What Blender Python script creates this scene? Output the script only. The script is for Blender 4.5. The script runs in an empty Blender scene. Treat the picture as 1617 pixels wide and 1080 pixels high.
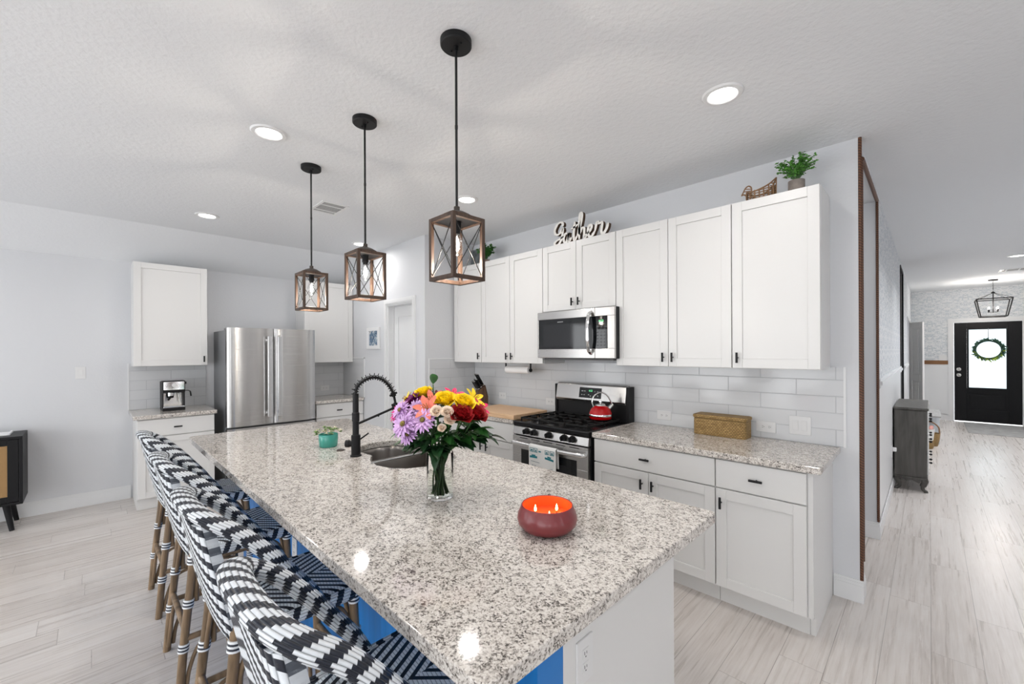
import bpy, bmesh, math, random
from mathutils import Vector, Matrix
PI = math.pi
R = math.radians
scn = bpy.context.scene
COL = scn.collection
random.seed(7)

# ------------------------------------------------------------------ camera
cam_d = bpy.data.cameras.new('camera')
cam = bpy.data.objects.new('camera', cam_d)
COL.objects.link(cam)
scn.camera = cam
cam_d.sensor_fit = 'HORIZONTAL'
cam_d.sensor_width = 36.0
cam_d.lens = 661.7052 / 1617 * 36.0
cam_d.shift_y = (555.22 - 540.0) / 1617
cam_d.clip_start = 0.02
CAM_YAW = 44.9098
cam.matrix_world = (Matrix.Translation((0, 0, 1.5064)) @ Matrix.Rotation(R(CAM_YAW), 4, 'Z')
                    @ Matrix.Rotation(R(90), 4, 'X') @ Matrix.Rotation(R(-0.275), 4, 'Z'))

# ------------------------------------------------------------------ world, light levels, exposure
SKY = 5.6          # daylight outside the windows
CAN_W = 6.2        # recessed lights
BULB_W = 7.0       # pendant bulbs
HALL_W = 21.0      # hall ceiling lights
w = bpy.data.worlds.new('daylight')
scn.world = w
w.use_nodes = True
bgn = w.node_tree.nodes['Background']
bgn.inputs[0].default_value = (0.95, 0.975, 1.0, 1)
bgn.inputs[1].default_value = SKY
scn.view_settings.view_transform = 'Standard'
scn.view_settings.look = 'None'
scn.view_settings.exposure = -0.15
scn.view_settings.gamma = 1.0
scn.view_settings.use_curve_mapping = False
scn.cycles.max_bounces = 10
scn.cycles.diffuse_bounces = 6
scn.cycles.glossy_bounces = 5
scn.cycles.transmission_bounces = 8
scn.cycles.transparent_max_bounces = 12
scn.cycles.caustics_reflective = False
scn.cycles.caustics_refractive = False
scn.cycles.sample_clamp_indirect = 8.0
scn.cycles.use_denoising = True

def portal(name, loc, rot, sx, sy):
    d = bpy.data.lights.new(name, 'AREA')
    d.shape = 'RECTANGLE'; d.size = sx; d.size_y = sy
    d.cycles.is_portal = True
    o = bpy.data.objects.new(name, d); COL.objects.link(o)
    o.location = loc; o.rotation_euler = rot
    return o

# ------------------------------------------------------------------ materials
def newmat(name):
    m = bpy.data.materials.new(name); m.use_nodes = True
    nt = m.node_tree
    return m, nt, nt.nodes['Principled BSDF']

def srgb(h):
    h = h.lstrip('#')
    c = [int(h[i:i + 2], 16) / 255 for i in (0, 2, 4)]
    return tuple((x / 12.92 if x <= .04045 else ((x + .055) / 1.055) ** 2.4) for x in c)

def mat(name, col, rough=.5, metal=0, bump=None, emit=None, spec=None, trans=0, ior=None, coat=0, sheen=0, var=None):
    """plain procedural material; bump=(scale, strength[, distance]); var=(scale, amount)"""
    m, nt, p = newmat(name)
    if isinstance(col, str): col = srgb(col)
    p.inputs['Base Color'].default_value = (*col, 1)
    p.inputs['Roughness'].default_value = rough
    p.inputs['Metallic'].default_value = metal
    if spec is not None: p.inputs['Specular IOR Level'].default_value = spec
    if trans: p.inputs['Transmission Weight'].default_value = trans
    if ior: p.inputs['IOR'].default_value = ior
    if coat: p.inputs['Coat Weight'].default_value = coat; p.inputs['Coat Roughness'].default_value = .06
    if emit:
        p.inputs['Emission Color'].default_value = (*(emit[0] if not isinstance(emit[0], str) else srgb(emit[0])), 1)
        p.inputs['Emission Strength'].default_value = emit[1]
    N, L = nt.nodes, nt.links
    if bump or var:
        tc = N.new('ShaderNodeTexCoord')
    if bump:
        n = N.new('ShaderNodeTexNoise'); n.inputs['Scale'].default_value = bump[0]; n.inputs['Detail'].default_value = 3
        L.new(tc.outputs['Object'], n.inputs['Vector'])
        b = N.new('ShaderNodeBump'); b.inputs['Strength'].default_value = bump[1]
        b.inputs['Distance'].default_value = bump[2] if len(bump) > 2 else .004
        L.new(n.outputs['Fac'], b.inputs['Height']); L.new(b.outputs['Normal'], p.inputs['Normal'])
    if var:
        n = N.new('ShaderNodeTexNoise'); n.inputs['Scale'].default_value = var[0]; n.inputs['Detail'].default_value = 4
        L.new(tc.outputs['Object'], n.inputs['Vector'])
        r = N.new('ShaderNodeValToRGB')
        r.color_ramp.elements[0].position = .3; r.color_ramp.elements[1].position = .7
        r.color_ramp.elements[0].color = (*[max(0, c * (1 - var[1])) for c in col], 1)
        r.color_ramp.elements[1].color = (*[min(1, c * (1 + var[1])) for c in col], 1)
        L.new(n.outputs['Fac'], r.inputs['Fac']); L.new(r.outputs['Color'], p.inputs['Base Color'])
    return m

class NT:
    """small node-graph helper"""
    def __init__(s, name): s.m, s.nt, s.p = newmat(name); s.N = s.nt.nodes; s.L = s.nt.links
    def n(s, t, **kw):
        x = s.N.new('ShaderNode' + t)
        for k, v in kw.items(): setattr(x, k, v)
        return x
    def link(s, a, b): s.L.new(a, b)
    def math(s, op, a, b=None, c=None):
        x = s.N.new('ShaderNodeMath'); x.operation = op
        for i, v in enumerate((a, b, c)):
            if v is None: continue
            if hasattr(v, 'links'): s.L.new(v, x.inputs[i])
            else: x.inputs[i].default_value = v
        return x.outputs[0]
    def ramp(s, fac, stops, interp='LINEAR'):
        x = s.N.new('ShaderNodeValToRGB'); cr = x.color_ramp; cr.interpolation = interp
        while len(cr.elements) < len(stops): cr.elements.new(.5)
        for e, (p, c) in zip(cr.elements, stops):
            e.position = p; e.color = (*(srgb(c) if isinstance(c, str) else c), 1)
        s.L.new(fac, x.inputs[0]); return x.outputs[0]
    def mix(s, fac, a, b, blend='MIX'):
        x = s.N.new('ShaderNodeMix'); x.data_type = 'RGBA'; x.blend_type = blend
        for sock, v in ((x.inputs[0], fac), (x.inputs[6], a), (x.inputs[7], b)):
            if hasattr(v, 'links'): s.L.new(v, sock)
            elif sock is x.inputs[0]: sock.default_value = v
            else: sock.default_value = (*(srgb(v) if isinstance(v, str) else v), 1)
        return x.outputs[2]
    def bump(s, h, strength, dist=.004):
        b = s.N.new('ShaderNodeBump'); b.inputs['Strength'].default_value = strength; b.inputs['Distance'].default_value = dist
        s.L.new(h, b.inputs['Height']); s.L.new(b.outputs['Normal'], s.p.inputs['Normal'])
    def base(s, c): s.L.new(c, s.p.inputs['Base Color'])
    def rough(s, v):
        if hasattr(v, 'links'): s.L.new(v, s.p.inputs['Roughness'])
        else: s.p.inputs['Roughness'].default_value = v

WALL = mat('wall_paint', (.63, .64, .66), .75, bump=(60, .22, .004))
CEIL = mat('ceiling_paint', (.735, .75, .77), .85, bump=(42, .42, .007))
TRIM = mat('white_trim', (.72, .725, .73), .35)
CAB = mat('cabinet_white', (.69, .685, .675), .33)
CABIN = mat('cabinet_gap', (.25, .25, .25), .6)
BLACK = mat('black_metal', (.008, .008, .009), .40, spec=.25)
MATTE = mat('matte_black', (.007, .007, .008), .5, spec=.28)
PLATE = mat('white_plastic', (.70, .70, .70), .3)
SLOT = mat('socket_slots', (.02, .02, .02), .6)
CHROME = mat('chrome', (.8, .8, .8), .08, metal=1)
ALU = mat('handle_steel', (.72, .72, .72), .22, metal=1)
BLKGLASS = mat('black_glass', (.006, .007, .008), .04, spec=.45)
GLASS = mat('clear_glass', (1, 1, 1), 0.0, trans=1, ior=1.10)

def m_steel(name, horizontal=True, col=(.56, .55, .54), rough=.27):
    g = NT(name); g.p.inputs['Metallic'].default_value = 1
    tc = g.n('TexCoord'); mp = g.n('Mapping'); mp.inputs['Scale'].default_value = (1.2, 1.2, 700) if horizontal else (700, 700, 1.2)
    g.link(tc.outputs['Object'], mp.inputs[0])
    n = g.n('TexNoise'); n.inputs['Scale'].default_value = 1; n.inputs['Detail'].default_value = 2
    g.link(mp.outputs[0], n.inputs['Vector'])
    g.base(g.ramp(n.outputs['Fac'], [(.3, [c * .99 for c in col]), (.7, [min(1, c * 1.01) for c in col])]))
    g.rough(g.math('MULTIPLY_ADD', n.outputs['Fac'], .02, rough - .01))
    tg = g.n('Tangent'); tg.direction_type = 'RADIAL'; tg.axis = 'Z'; g.link(tg.outputs[0], g.p.inputs['Tangent']); g.p.inputs['Anisotropic'].default_value = .85 if horizontal else 0; g.p.inputs['Anisotropic Rotation'].default_value = .25
    return g.m
STEEL = m_steel('brushed_steel')
STEELS = m_steel('sink_steel', True, (.27, .25, .235), .30)
STEELG = mat('fridge_side_grey', (.23, .235, .245), .42, metal=.3)

def m_granite():
    g = NT('granite')
    tc = g.n('TexCoord')
    nz = g.n('TexNoise'); nz.inputs['Scale'].default_value = 120; nz.inputs['Detail'].default_value = 3
    g.link(tc.outputs['Object'], nz.inputs['Vector'])
    v1 = g.n('VectorMath', operation='MULTIPLY_ADD'); g.link(nz.outputs['Color'], v1.inputs[0]); v1.inputs[1].default_value = (.006,) * 3
    g.link(tc.outputs['Object'], v1.inputs[2])
    a = g.n('TexVoronoi'); a.inputs['Scale'].default_value = 250; g.link(v1.outputs[0], a.inputs['Vector'])
    sp = g.n('SeparateColor'); g.link(a.outputs['Color'], sp.inputs[0])
    a2 = g.n('TexVoronoi'); a2.inputs['Scale'].default_value = 110; g.link(v1.outputs[0], a2.inputs['Vector'])
    sp2 = g.n('SeparateColor'); g.link(a2.outputs['Color'], sp2.inputs[0])
    big = g.n('TexNoise'); big.inputs['Scale'].default_value = 30; big.inputs['Detail'].default_value = 3
    g.link(tc.outputs['Object'], big.inputs['Vector'])
    f = g.math('ADD', g.math('MULTIPLY_ADD', big.outputs['Fac'], .5, -.25), g.math('ADD', g.math('MULTIPLY', sp.outputs[0], .62), g.math('MULTIPLY', sp2.outputs[0], .38)))
    c = g.ramp(f, [(.10, (.09, .08, .072)), (.22, (.20, .18, .162)), (.33, (.38, .345, .315)), (.47, (.55, .505, .46)), (.63, (.66, .62, .575)), (.86, (.73, .695, .655))], 'LINEAR')
    g.base(c); g.rough(.07); g.p.inputs['Specular IOR Level'].default_value = .6
    return g.m
GRANITE = m_granite()

def m_tile():
    g = NT('subway_tile')
    uv = g.n('UVMap'); b = g.n('TexBrick')
    b.offset = .5; b.offset_frequency = 2; b.squash = 1
    b.inputs['Color1'].default_value = (.61, .62, .635, 1); b.inputs['Color2'].default_value = (.64, .65, .662, 1)
    b.inputs['Mortar'].default_value = (.48, .49, .51, 1)
    b.inputs['Scale'].default_value = 1; b.inputs['Mortar Size'].default_value = .0026; b.inputs['Mortar Smooth'].default_value = .25
    b.inputs['Brick Width'].default_value = .41; b.inputs['Row Height'].default_value = .102
    g.link(uv.outputs[0], b.inputs['Vector']); g.base(b.outputs['Color'])
    g.rough(g.math('MULTIPLY_ADD', b.outputs['Fac'], .5, .10))
    g.bump(g.math('SUBTRACT', 1.0, b.outputs['Fac']), .6, .002)
    return g.m
TILE = m_tile()

def m_floor():
    g = NT('grey_oak_planks')
    uv0 = g.n('UVMap'); sx_ = g.n('SeparateXYZ'); g.link(uv0.outputs[0], sx_.inputs[0])
    wn_ = g.n('TexWhiteNoise'); wn_.noise_dimensions = '1D'; g.link(g.math('FLOOR', g.math('DIVIDE', sx_.outputs[1], .178)), wn_.inputs['W'])
    uv = g.n('CombineXYZ'); g.link(g.math('ADD', sx_.outputs[0], g.math('MULTIPLY', wn_.outputs['Value'], 1.22)), uv.inputs[0]); g.link(sx_.outputs[1], uv.inputs[1])
    b = g.n('TexBrick'); b.offset = 0
    b.inputs['Color1'].default_value = (0, 0, 0, 1); b.inputs['Color2'].default_value = (1, 1, 1, 1)
    b.inputs['Mortar'].default_value = (0, 0, 0, 1)
    b.inputs['Scale'].default_value = 1; b.inputs['Mortar Size'].default_value = .0016; b.inputs['Mortar Smooth'].default_value = .1
    b.inputs['Brick Width'].default_value = 1.22; b.inputs['Row Height'].default_value = .178
    g.link(uv.outputs[0], b.inputs['Vector'])
    mp = g.n('Mapping'); mp.inputs['Scale'].default_value = (.75, 26, 1); g.link(uv.outputs[0], mp.inputs[0])
    sh = g.n('VectorMath', operation='MULTIPLY_ADD'); g.link(b.outputs['Color'], sh.inputs[0]); sh.inputs[1].default_value = (7, 13, 5)
    g.link(mp.outputs[0], sh.inputs[2])
    n = g.n('TexNoise'); n.inputs['Scale'].default_value = 1.7; n.inputs['Detail'].default_value = 7; n.inputs['Roughness'].default_value = .6; n.inputs['Distortion'].default_value = .25
    g.link(sh.outputs[0], n.inputs['Vector'])
    mp2 = g.n('Mapping'); mp2.inputs['Scale'].default_value = (6, 120, 1); g.link(uv.outputs[0], mp2.inputs[0])
    n2 = g.n('TexNoise'); n2.inputs['Scale'].default_value = 1; n2.inputs['Detail'].default_value = 3; g.link(mp2.outputs[0], n2.inputs['Vector'])
    f = g.math('ADD', g.math('MULTIPLY', n.outputs['Fac'], .62), g.math('MULTIPLY', n2.outputs['Fac'], .38))
    f = g.math('ADD', f, g.math('MULTIPLY_ADD', b.outputs['Color'], .13, -.065))
    c = g.ramp(f, [(.26, (.43, .385, .352)), (.42, (.545, .50, .468)), (.55, (.62, .58, .55)), (.74, (.70, .67, .645))])
    c = g.mix(g.math('MULTIPLY', b.outputs['Fac'], .55), c, (.14, .12, .105))
    g.base(c); g.rough(g.math('MULTIPLY_ADD', n.outputs['Fac'], .18, .20))
    g.bump(g.math('SUBTRACT', f, b.outputs['Fac']), .25, .002)
    return g.m
FLOOR = m_floor()

def m_weave(name, freq, amp, strips, white=(.80, .84, .88), dark=(.006, .010, .022), jitter=.0):
    """chevron weave driven by the UV map: u across (0..1), v metres along"""
    g = NT(name)
    uv = g.n('UVMap'); s = g.n('SeparateXYZ'); g.link(uv.outputs[0], s.inputs[0])
    u = g.math('FRACT', s.outputs[0])
    uq = g.math('DIVIDE', g.math('FLOOR', g.math('MULTIPLY', u, strips)), strips)
    tri = g.math('ABSOLUTE', g.math('SUBTRACT', uq, .5))
    ph = g.math('FRACT', g.math('ADD', g.math('MULTIPLY', s.outputs[1], freq), g.math('MULTIPLY', tri, amp)))
    st = g.math('GREATER_THAN', ph, .53)
    c = g.mix(st, white, dark)
    du = g.math('ABSOLUTE', g.math('SUBTRACT', g.math('FRACT', g.math('MULTIPLY', u, strips)), .5))
    edge = g.math('GREATER_THAN', du, .42)
    c = g.mix(g.math('MULTIPLY', edge, .45), c, (.12, .14, .17))
    g.base(c); g.rough(.38)
    ph4 = g.math('ABSOLUTE', g.math('SUBTRACT', g.math('FRACT', g.math('MULTIPLY', ph, 3)), .5))
    g.bump(g.math('SUBTRACT', g.math('SUBTRACT', 1, g.math('POWER', g.math('MULTIPLY', du, 2), 3)), g.math('MULTIPLY', ph4, .6)), .9, .004)
    return g.m
WEAVE_RAIL = m_weave('woven_rail', 17, 2.6, 18)
WEAVE_BACK = m_weave('woven_back', 19, 3.4, 26)
WEAVE_APRON = m_weave('woven_apron', 20, 1.0, 14)

def m_seat():
    g = NT('woven_seat')
    uv = g.n('UVMap'); s = g.n('SeparateXYZ'); g.link(uv.outputs[0], s.inputs[0])
    x, y = s.outputs[0], s.outputs[1]
    right = g.math('GREATER_THAN', x, 0.0)
    fr = g.math('MULTIPLY', g.math('SUBTRACT', y, x), .707); ar = g.math('MULTIPLY', g.math('ADD', y, x), .707)
    fl = g.math('MULTIPLY_ADD', x, .88, g.math('MULTIPLY', y, .47)); al = g.math('MULTIPLY_ADD', y, .88, g.math('MULTIPLY', x, -.47))
    mixf = lambda a, b: g.math('ADD', g.math('MULTIPLY', a, right), g.math('MULTIPLY', b, g.math('SUBTRACT', 1, right)))
    f, a = mixf(fr, fl), mixf(ar, al)
    ph = g.math('FRACT', g.math('MULTIPLY', f, 36)); dots = g.math('FRACT', g.math('MULTIPLY', g.math('ADD', a, g.math('MULTIPLY', f, .6)), 82))
    st = g.math('GREATER_THAN', ph, .55)
    d = g.math('GREATER_THAN', g.math('ABSOLUTE', g.math('SUBTRACT', dots, .5)), .36)
    c = g.mix(g.math('MULTIPLY', d, .6), (.86, .92, .96), (.22, .27, .33)); c = g.mix(st, c, (.008, .010, .018))
    g.base(c); g.rough(.4)
    g.bump(g.math('SUBTRACT', g.math('SUBTRACT', 1, st), g.math('MULTIPLY', d, .6)), .7, .003)
    return g.m
SEAT = m_seat()

def m_wood(name, c0, c1, scale=(40, 40, 3), rough=.45):
    g = NT(name); tc = g.n('TexCoord'); mp = g.n('Mapping'); mp.inputs['Scale'].default_value = scale
    g.link(tc.outputs['Object'], mp.inputs[0])
    n = g.n('TexNoise'); n.inputs['Scale'].default_value = 1; n.inputs['Detail'].default_value = 5; n.inputs['Distortion'].default_value = .5
    g.link(mp.outputs[0], n.inputs['Vector'])
    g.base(g.ramp(n.outputs['Fac'], [(.3, c0), (.7, c1)])); g.rough(rough); g.bump(n.outputs['Fac'], .15, .002); g.p.inputs['Specular IOR Level'].default_value = .28
    return g.m
RATTAN = m_wood('rattan_cane', (.10, .066, .038), (.30, .205, .125), (25, 25, 5), .38)
LAMPWOOD = m_wood('lamp_wood', (.030, .017, .012), (.075, .046, .032), (60, 60, 6), .5)
DRESSER = m_wood('grey_washed_wood', (.050, .047, .043), (.095, .09, .083), (30, 30, 3), .4)
BOARD = m_wood('cutting_board_wood', (.58, .37, .215), (.70, .48, .30), (4, 60, 60), .5)
BLOCKW = m_wood('knife_block_wood', (.06, .032, .02), (.14, .08, .05), (40, 40, 6), .4)
RAILW = m_wood('brown_rail', (.17, .08, .035), (.26, .13, .06), (4, 30, 30), .5)

def m_rope():
    g = NT('brown_rope_trim'); tc = g.n('TexCoord'); s = g.n('SeparateXYZ'); g.link(tc.outputs['Object'], s.inputs[0])
    f = g.math('FRACT', g.math('MULTIPLY_ADD', s.outputs[2], 62, g.math('MULTIPLY', g.math('ADD', s.outputs[0], s.outputs[1]), 30)))
    g.base(g.ramp(f, [(.0, (.012, .005, .003)), (.25, (.11, .040, .016)), (.6, (.16, .062, .026)), (1, (.015, .006, .004))])); g.rough(.5)
    g.bump(g.math('ABSOLUTE', g.math('SUBTRACT', f, .5)), -.8, .006)
    return g.m
ROPE = m_rope()

def m_wicker(name, c0, c1, sx, sz):
    g = NT(name); uv = g.n('UVMap'); b = g.n('TexBrick'); b.offset = .5
    b.inputs['Scale'].default_value = 1; b.inputs['Brick Width'].default_value = sx; b.inputs['Row Height'].default_value = sz
    b.inputs['Mortar Size'].default_value = sz * .2; b.inputs['Mortar Smooth'].default_value = 1
    b.inputs['Color1'].default_value = (*c0, 1); b.inputs['Color2'].default_value = (*c1, 1)
    b.inputs['Mortar'].default_value = (*[c * .25 for c in c0], 1)
    g.link(uv.outputs[0], b.inputs['Vector']); g.base(b.outputs['Color']); g.rough(.6)
    g.bump(g.math('SUBTRACT', 1, b.outputs['Fac']), 1, .004)
    return g.m
SEAGRASS = m_wicker('seagrass_weave', (.50, .32, .12), (.33, .20, .065), .018, .011)
CANE = m_wicker('natural_cane', (.62, .37, .15), (.52, .30, .115), .010, .006)

def m_wallpaper():
    g = NT('floral_wallpaper'); uv = g.n('UVMap'); s = g.n('SeparateXYZ'); g.link(uv.outputs[0], s.inputs[0])
    px = g.math('PINGPONG', s.outputs[0], .265); vv = g.math('MULTIPLY', g.math('FRACT', g.math('DIVIDE', s.outputs[1], .53)), .53)
    cx = g.n('CombineXYZ'); g.link(px, cx.inputs[0]); g.link(vv, cx.inputs[1])
    n = g.n('TexNoise'); n.inputs['Scale'].default_value = 15; n.inputs['Detail'].default_value = 4; n.inputs['Distortion'].default_value = 1.5
    sc = g.n('Mapping'); sc.inputs['Scale'].default_value = (1, 2.2, 1); g.link(cx.outputs[0], sc.inputs[0]); g.link(sc.outputs[0], n.inputs['Vector'])
    v = g.n('TexVoronoi'); v.inputs['Scale'].default_value = 21; g.link(sc.outputs[0], v.inputs['Vector'])
    c = g.ramp(n.outputs['Fac'], [(.0, (.74, .745, .75)), (.48, (.70, .71, .72)), (.545, (.36, .42, .48)), (.575, (.66, .68, .69)), (.64, (.60, .62, .64)), (.665, (.13, .17, .23)), (.69, (.50, .53, .56))])
    c = g.mix(g.math('LESS_THAN', v.outputs['Distance'], .13), c, (.26, .31, .37))
    g.base(c); g.rough(.7)
    return g.m
PAPER = m_wallpaper()

def m_paint_blue():
    g = NT('blue_board'); tc = g.n('TexCoord'); s = g.n('SeparateXYZ'); g.link(tc.outputs['Object'], s.inputs[0])
    f = g.math('ABSOLUTE', g.math('SUBTRACT', g.math('FRACT', g.math('MULTIPLY', s.outputs[0], 11)), .5))
    g.base(g.ramp(f, [(0, (.004, .155, .47)), (.4, (.006, .185, .55)), (.5, (.004, .16, .50))])); g.rough(.4)
    g.bump(f, .4, .006)
    return g.m
BLUE = m_paint_blue()

# ------------------------------------------------------------------ mesh builder
class MB:
    def __init__(s): s.v = []; s.f = []; s.uv = {}; s.mi = {}; s.cur = 0
    def _f(s, idx, uv=None):
        if uv is not None: s.uv[len(s.f)] = uv
        if s.cur: s.mi[len(s.f)] = s.cur
        s.f.append(tuple(idx))
    def mat(s, i): s.cur = i; return s
    def box(s, x0, x1, y0, y1, z0, z1, T=None):
        if x0 > x1: x0, x1 = x1, x0
        if y0 > y1: y0, y1 = y1, y0
        if z0 > z1: z0, z1 = z1, z0
        b = len(s.v)
        for z in (z0, z1):
            for y in (y0, y1):
                for x in (x0, x1):
                    s.v.append(T(x, y, z) if T else (x, y, z))
        F = [(0, 2, 3, 1), (4, 5, 7, 6), (0, 1, 5, 4), (2, 6, 7, 3), (0, 4, 6, 2), (1, 3, 7, 5)]
        U = [(0, 1), (0, 1), (0, 2), (0, 2), (1, 2), (1, 2)]
        flat = [(x, y, z) for z in (z0, z1) for y in (y0, y1) for x in (x0, x1)]
        for q, (a, c) in zip(F, U):
            s._f([b + i for i in q], [(flat[i][a], flat[i][c]) for i in q])
        return s
    def quad(s, pts, uv=None):
        b = len(s.v); s.v += [tuple(p) for p in pts]; s._f(range(b, b + len(pts)), uv); return s
    def prism(s, pts, z0, z1, T=None):
        n = len(pts); b = len(s.v)
        for z in (z0, z1):
            for x, y in pts: s.v.append(T(x, y, z) if T else (x, y, z))
        s._f([b + i for i in range(n)][::-1], [pts[i] for i in range(n)][::-1]); s._f([b + n + i for i in range(n)], list(pts))
        d = 0
        for i in range(n):
            j = (i + 1) % n; l = math.dist(pts[i], pts[j])
            s._f((b + i, b + j, b + n + j, b + n + i), [(d, z0), (d + l, z0), (d + l, z1), (d, z1)]); d += l
        return s
    def tube(s, path, r, n=10, closed=False, caps=True, flat=1.0, up=None, twist=0.0):
        """swept tube; r number or list (or (a,b) ellipse pairs); uv u around, v along"""
        P = [Vector(p) for p in path]; m = len(P); b = len(s.v)
        rr = [r] * m if not isinstance(r, (list, tuple)) else r
        tan = []
        for i in range(m):
            a = P[i - 1] if (i > 0 or closed) else P[i]; c = P[(i + 1) % m] if (i < m - 1 or closed) else P[i]
            t = (c - a); t = t.normalized() if t.length > 1e-9 else Vector((0, 0, 1)); tan.append(t)
        u = Vector(up) if up else (Vector((0, 0, 1)) if abs(tan[0].z) < .9 else Vector((1, 0, 0)))
        nrm = (u - tan[0] * u.dot(tan[0])).normalized()
        d = 0; ds = []
        for i in range(m):
            if i:
                nrm = (nrm - tan[i] * nrm.dot(tan[i]))
                nrm = nrm.normalized() if nrm.length > 1e-6 else Vector((1, 0, 0)); d += (P[i] - P[i - 1]).length
            ds.append(d); bi = tan[i].cross(nrm)
            ra = rr[i]; ra, rb = (ra if isinstance(ra, (tuple, list)) else (ra, ra * flat))
            for k in range(n):
                a = 2 * PI * k / n
                s.v.append(tuple(P[i] + nrm * (math.cos(a) * ra) + bi * (math.sin(a) * rb)))
        for i in range(m if closed else m - 1):
            j = (i + 1) % m; dj = ds[j] if j else d + (P[0] - P[-1]).length
            for k in range(n):
                l = (k + 1) % n
                s._f((b + i * n + k, b + i * n + l, b + j * n + l, b + j * n + k),
                     [(k / n, ds[i]), ((k + 1) / n, ds[i]), ((k + 1) / n, dj), (k / n, dj)])
        if caps and not closed:
            s._f([b + k for k in range(n)][::-1], [(.5, 0)] * n); s._f([b + (m - 1) * n + k for k in range(n)], [(.5, d)] * n)
        return s
    def cyl(s, p0, p1, r0, r1=None, n=16): return s.tube([p0, p1], [r0, r0 if r1 is None else r1], n)
    def lathe(s, prof, c=(0, 0, 0), n=32, sx=1, sy=1):
        """prof: list of (r, z) bottom outside upward; closed onto axis where r=0"""
        b = len(s.v); m = len(prof)
        for r, z in prof:
            for k in range(n):
                a = 2 * PI * k / n
                s.v.append((c[0] + r * sx * math.cos(a), c[1] + r * sy * math.sin(a), c[2] + z))
        d = 0
        for i in range(m - 1):
            l0 = math.dist(prof[i], prof[i + 1])
            for k in range(n):
                l = (k + 1) % n
                s._f((b + i * n + k, b + i * n + l, b + (i + 1) * n + l, b + (i + 1) * n + k),
                     [(k / n, d), ((k + 1) / n, d), ((k + 1) / n, d + l0), (k / n, d + l0)])
            d += l0
        return s
    def ball(s, c, r, n=16, m=10, sz=1.0):
        rx, ry, rz = r if isinstance(r, (tuple, list)) else (r, r, r * sz)
        b = len(s.v)
        for i in range(m + 1):
            t = PI * i / m
            for k in range(n):
                a = 2 * PI * k / n
                s.v.append((c[0] + rx * math.sin(t) * math.cos(a), c[1] + ry * math.sin(t) * math.sin(a), c[2] - rz * math.cos(t)))
        for i in range(m):
            for k in range(n):
                l = (k + 1) % n
                s._f((b + i * n + k, b + i * n + l, b + (i + 1) * n + l, b + (i + 1) * n + k))
        return s
    def grid(s, fn, nu, nv, uvf=None, two=0.0, nf=None):
        """surface fn(u,v) in 0..1; two>0 gives it thickness along nf(u,v)"""
        def lay(off):
            b = len(s.v)
            for j in range(nv + 1):
                for i in range(nu + 1):
                    u, v = i / nu, j / nv; p = Vector(fn(u, v))
                    if off: p = p + Vector(nf(u, v)) * off
                    s.v.append(tuple(p))
            return b
        U = uvf or (lambda u, v: (u, v))
        b = lay(0); b2 = lay(two) if two else None; W = nu + 1
        for j in range(nv):
            for i in range(nu):
                q = [b + j * W + i, b + j * W + i + 1, b + (j + 1) * W + i + 1, b + (j + 1) * W + i]
                uv = [U(i / nu, j / nv), U((i + 1) / nu, j / nv), U((i + 1) / nu, (j + 1) / nv), U(i / nu, (j + 1) / nv)]
                s._f(q, uv)
                if two: s._f([x - b + b2 for x in q][::-1], uv[::-1])
        if two:
            ring = [(i, 0) for i in range(nu)] + [(nu, j) for j in range(nv)] + [(i, nv) for i in range(nu, 0, -1)] + [(0, j) for j in range(nv, 0, -1)]
            for k in range(len(ring)):
                a, c = ring[k], ring[(k + 1) % len(ring)]
                ia, ic = a[1] * W + a[0], c[1] * W + c[0]
                s._f((b + ia, b2 + ia, b2 + ic, b + ic), [U(a[0] / nu, a[1] / nv)] * 2 + [U(c[0] / nu, c[1] / nv)] * 2)
        return s
    def xform(s, M, start=0):
        for i in range(start, len(s.v)): s.v[i] = tuple(M @ Vector(s.v[i]))
        return s
    def build(s, name, m, parent=None, label=None, bevel=0, smooth=None, kind=None, segs=2):
        off = LOC.get(parent.name, (0, 0, 0)) if parent else (0, 0, 0)
        me = bpy.data.meshes.new(name)
        me.from_pydata([(x - off[0], y - off[1], z - off[2]) for x, y, z in s.v], [], s.f)
        if s.uv:
            L = me.uv_layers.new(name='UVMap')
            for fi, p in enumerate(me.polygons):
                u = s.uv.get(fi)
                if u:
                    for li, c in zip(p.loop_indices, u): L.data[li].uv = c
        for mm in (m if isinstance(m, (list, tuple)) else [m]): me.materials.append(mm)
        for fi, i in s.mi.items(): me.polygons[fi].material_index = i
        bm = bmesh.new(); bm.from_mesh(me); bmesh.ops.recalc_face_normals(bm, faces=bm.faces[:]); bm.to_mesh(me); bm.free()
        if smooth is not None:
            me.shade_smooth(); me.set_sharp_from_angle(angle=R(smooth))
        me.validate()
        o = bpy.data.objects.new(name, me); COL.objects.link(o)
        if parent: o.parent = parent; LOC[o.name] = off
        if bevel:
            bv = o.modifiers.new('bevel', 'BEVEL'); bv.width = bevel; bv.segments = segs; bv.limit_method = 'ANGLE'; bv.angle_limit = R(40)
        if label: o['label'] = label
        if kind: o['kind'] = kind
        return o

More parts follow.
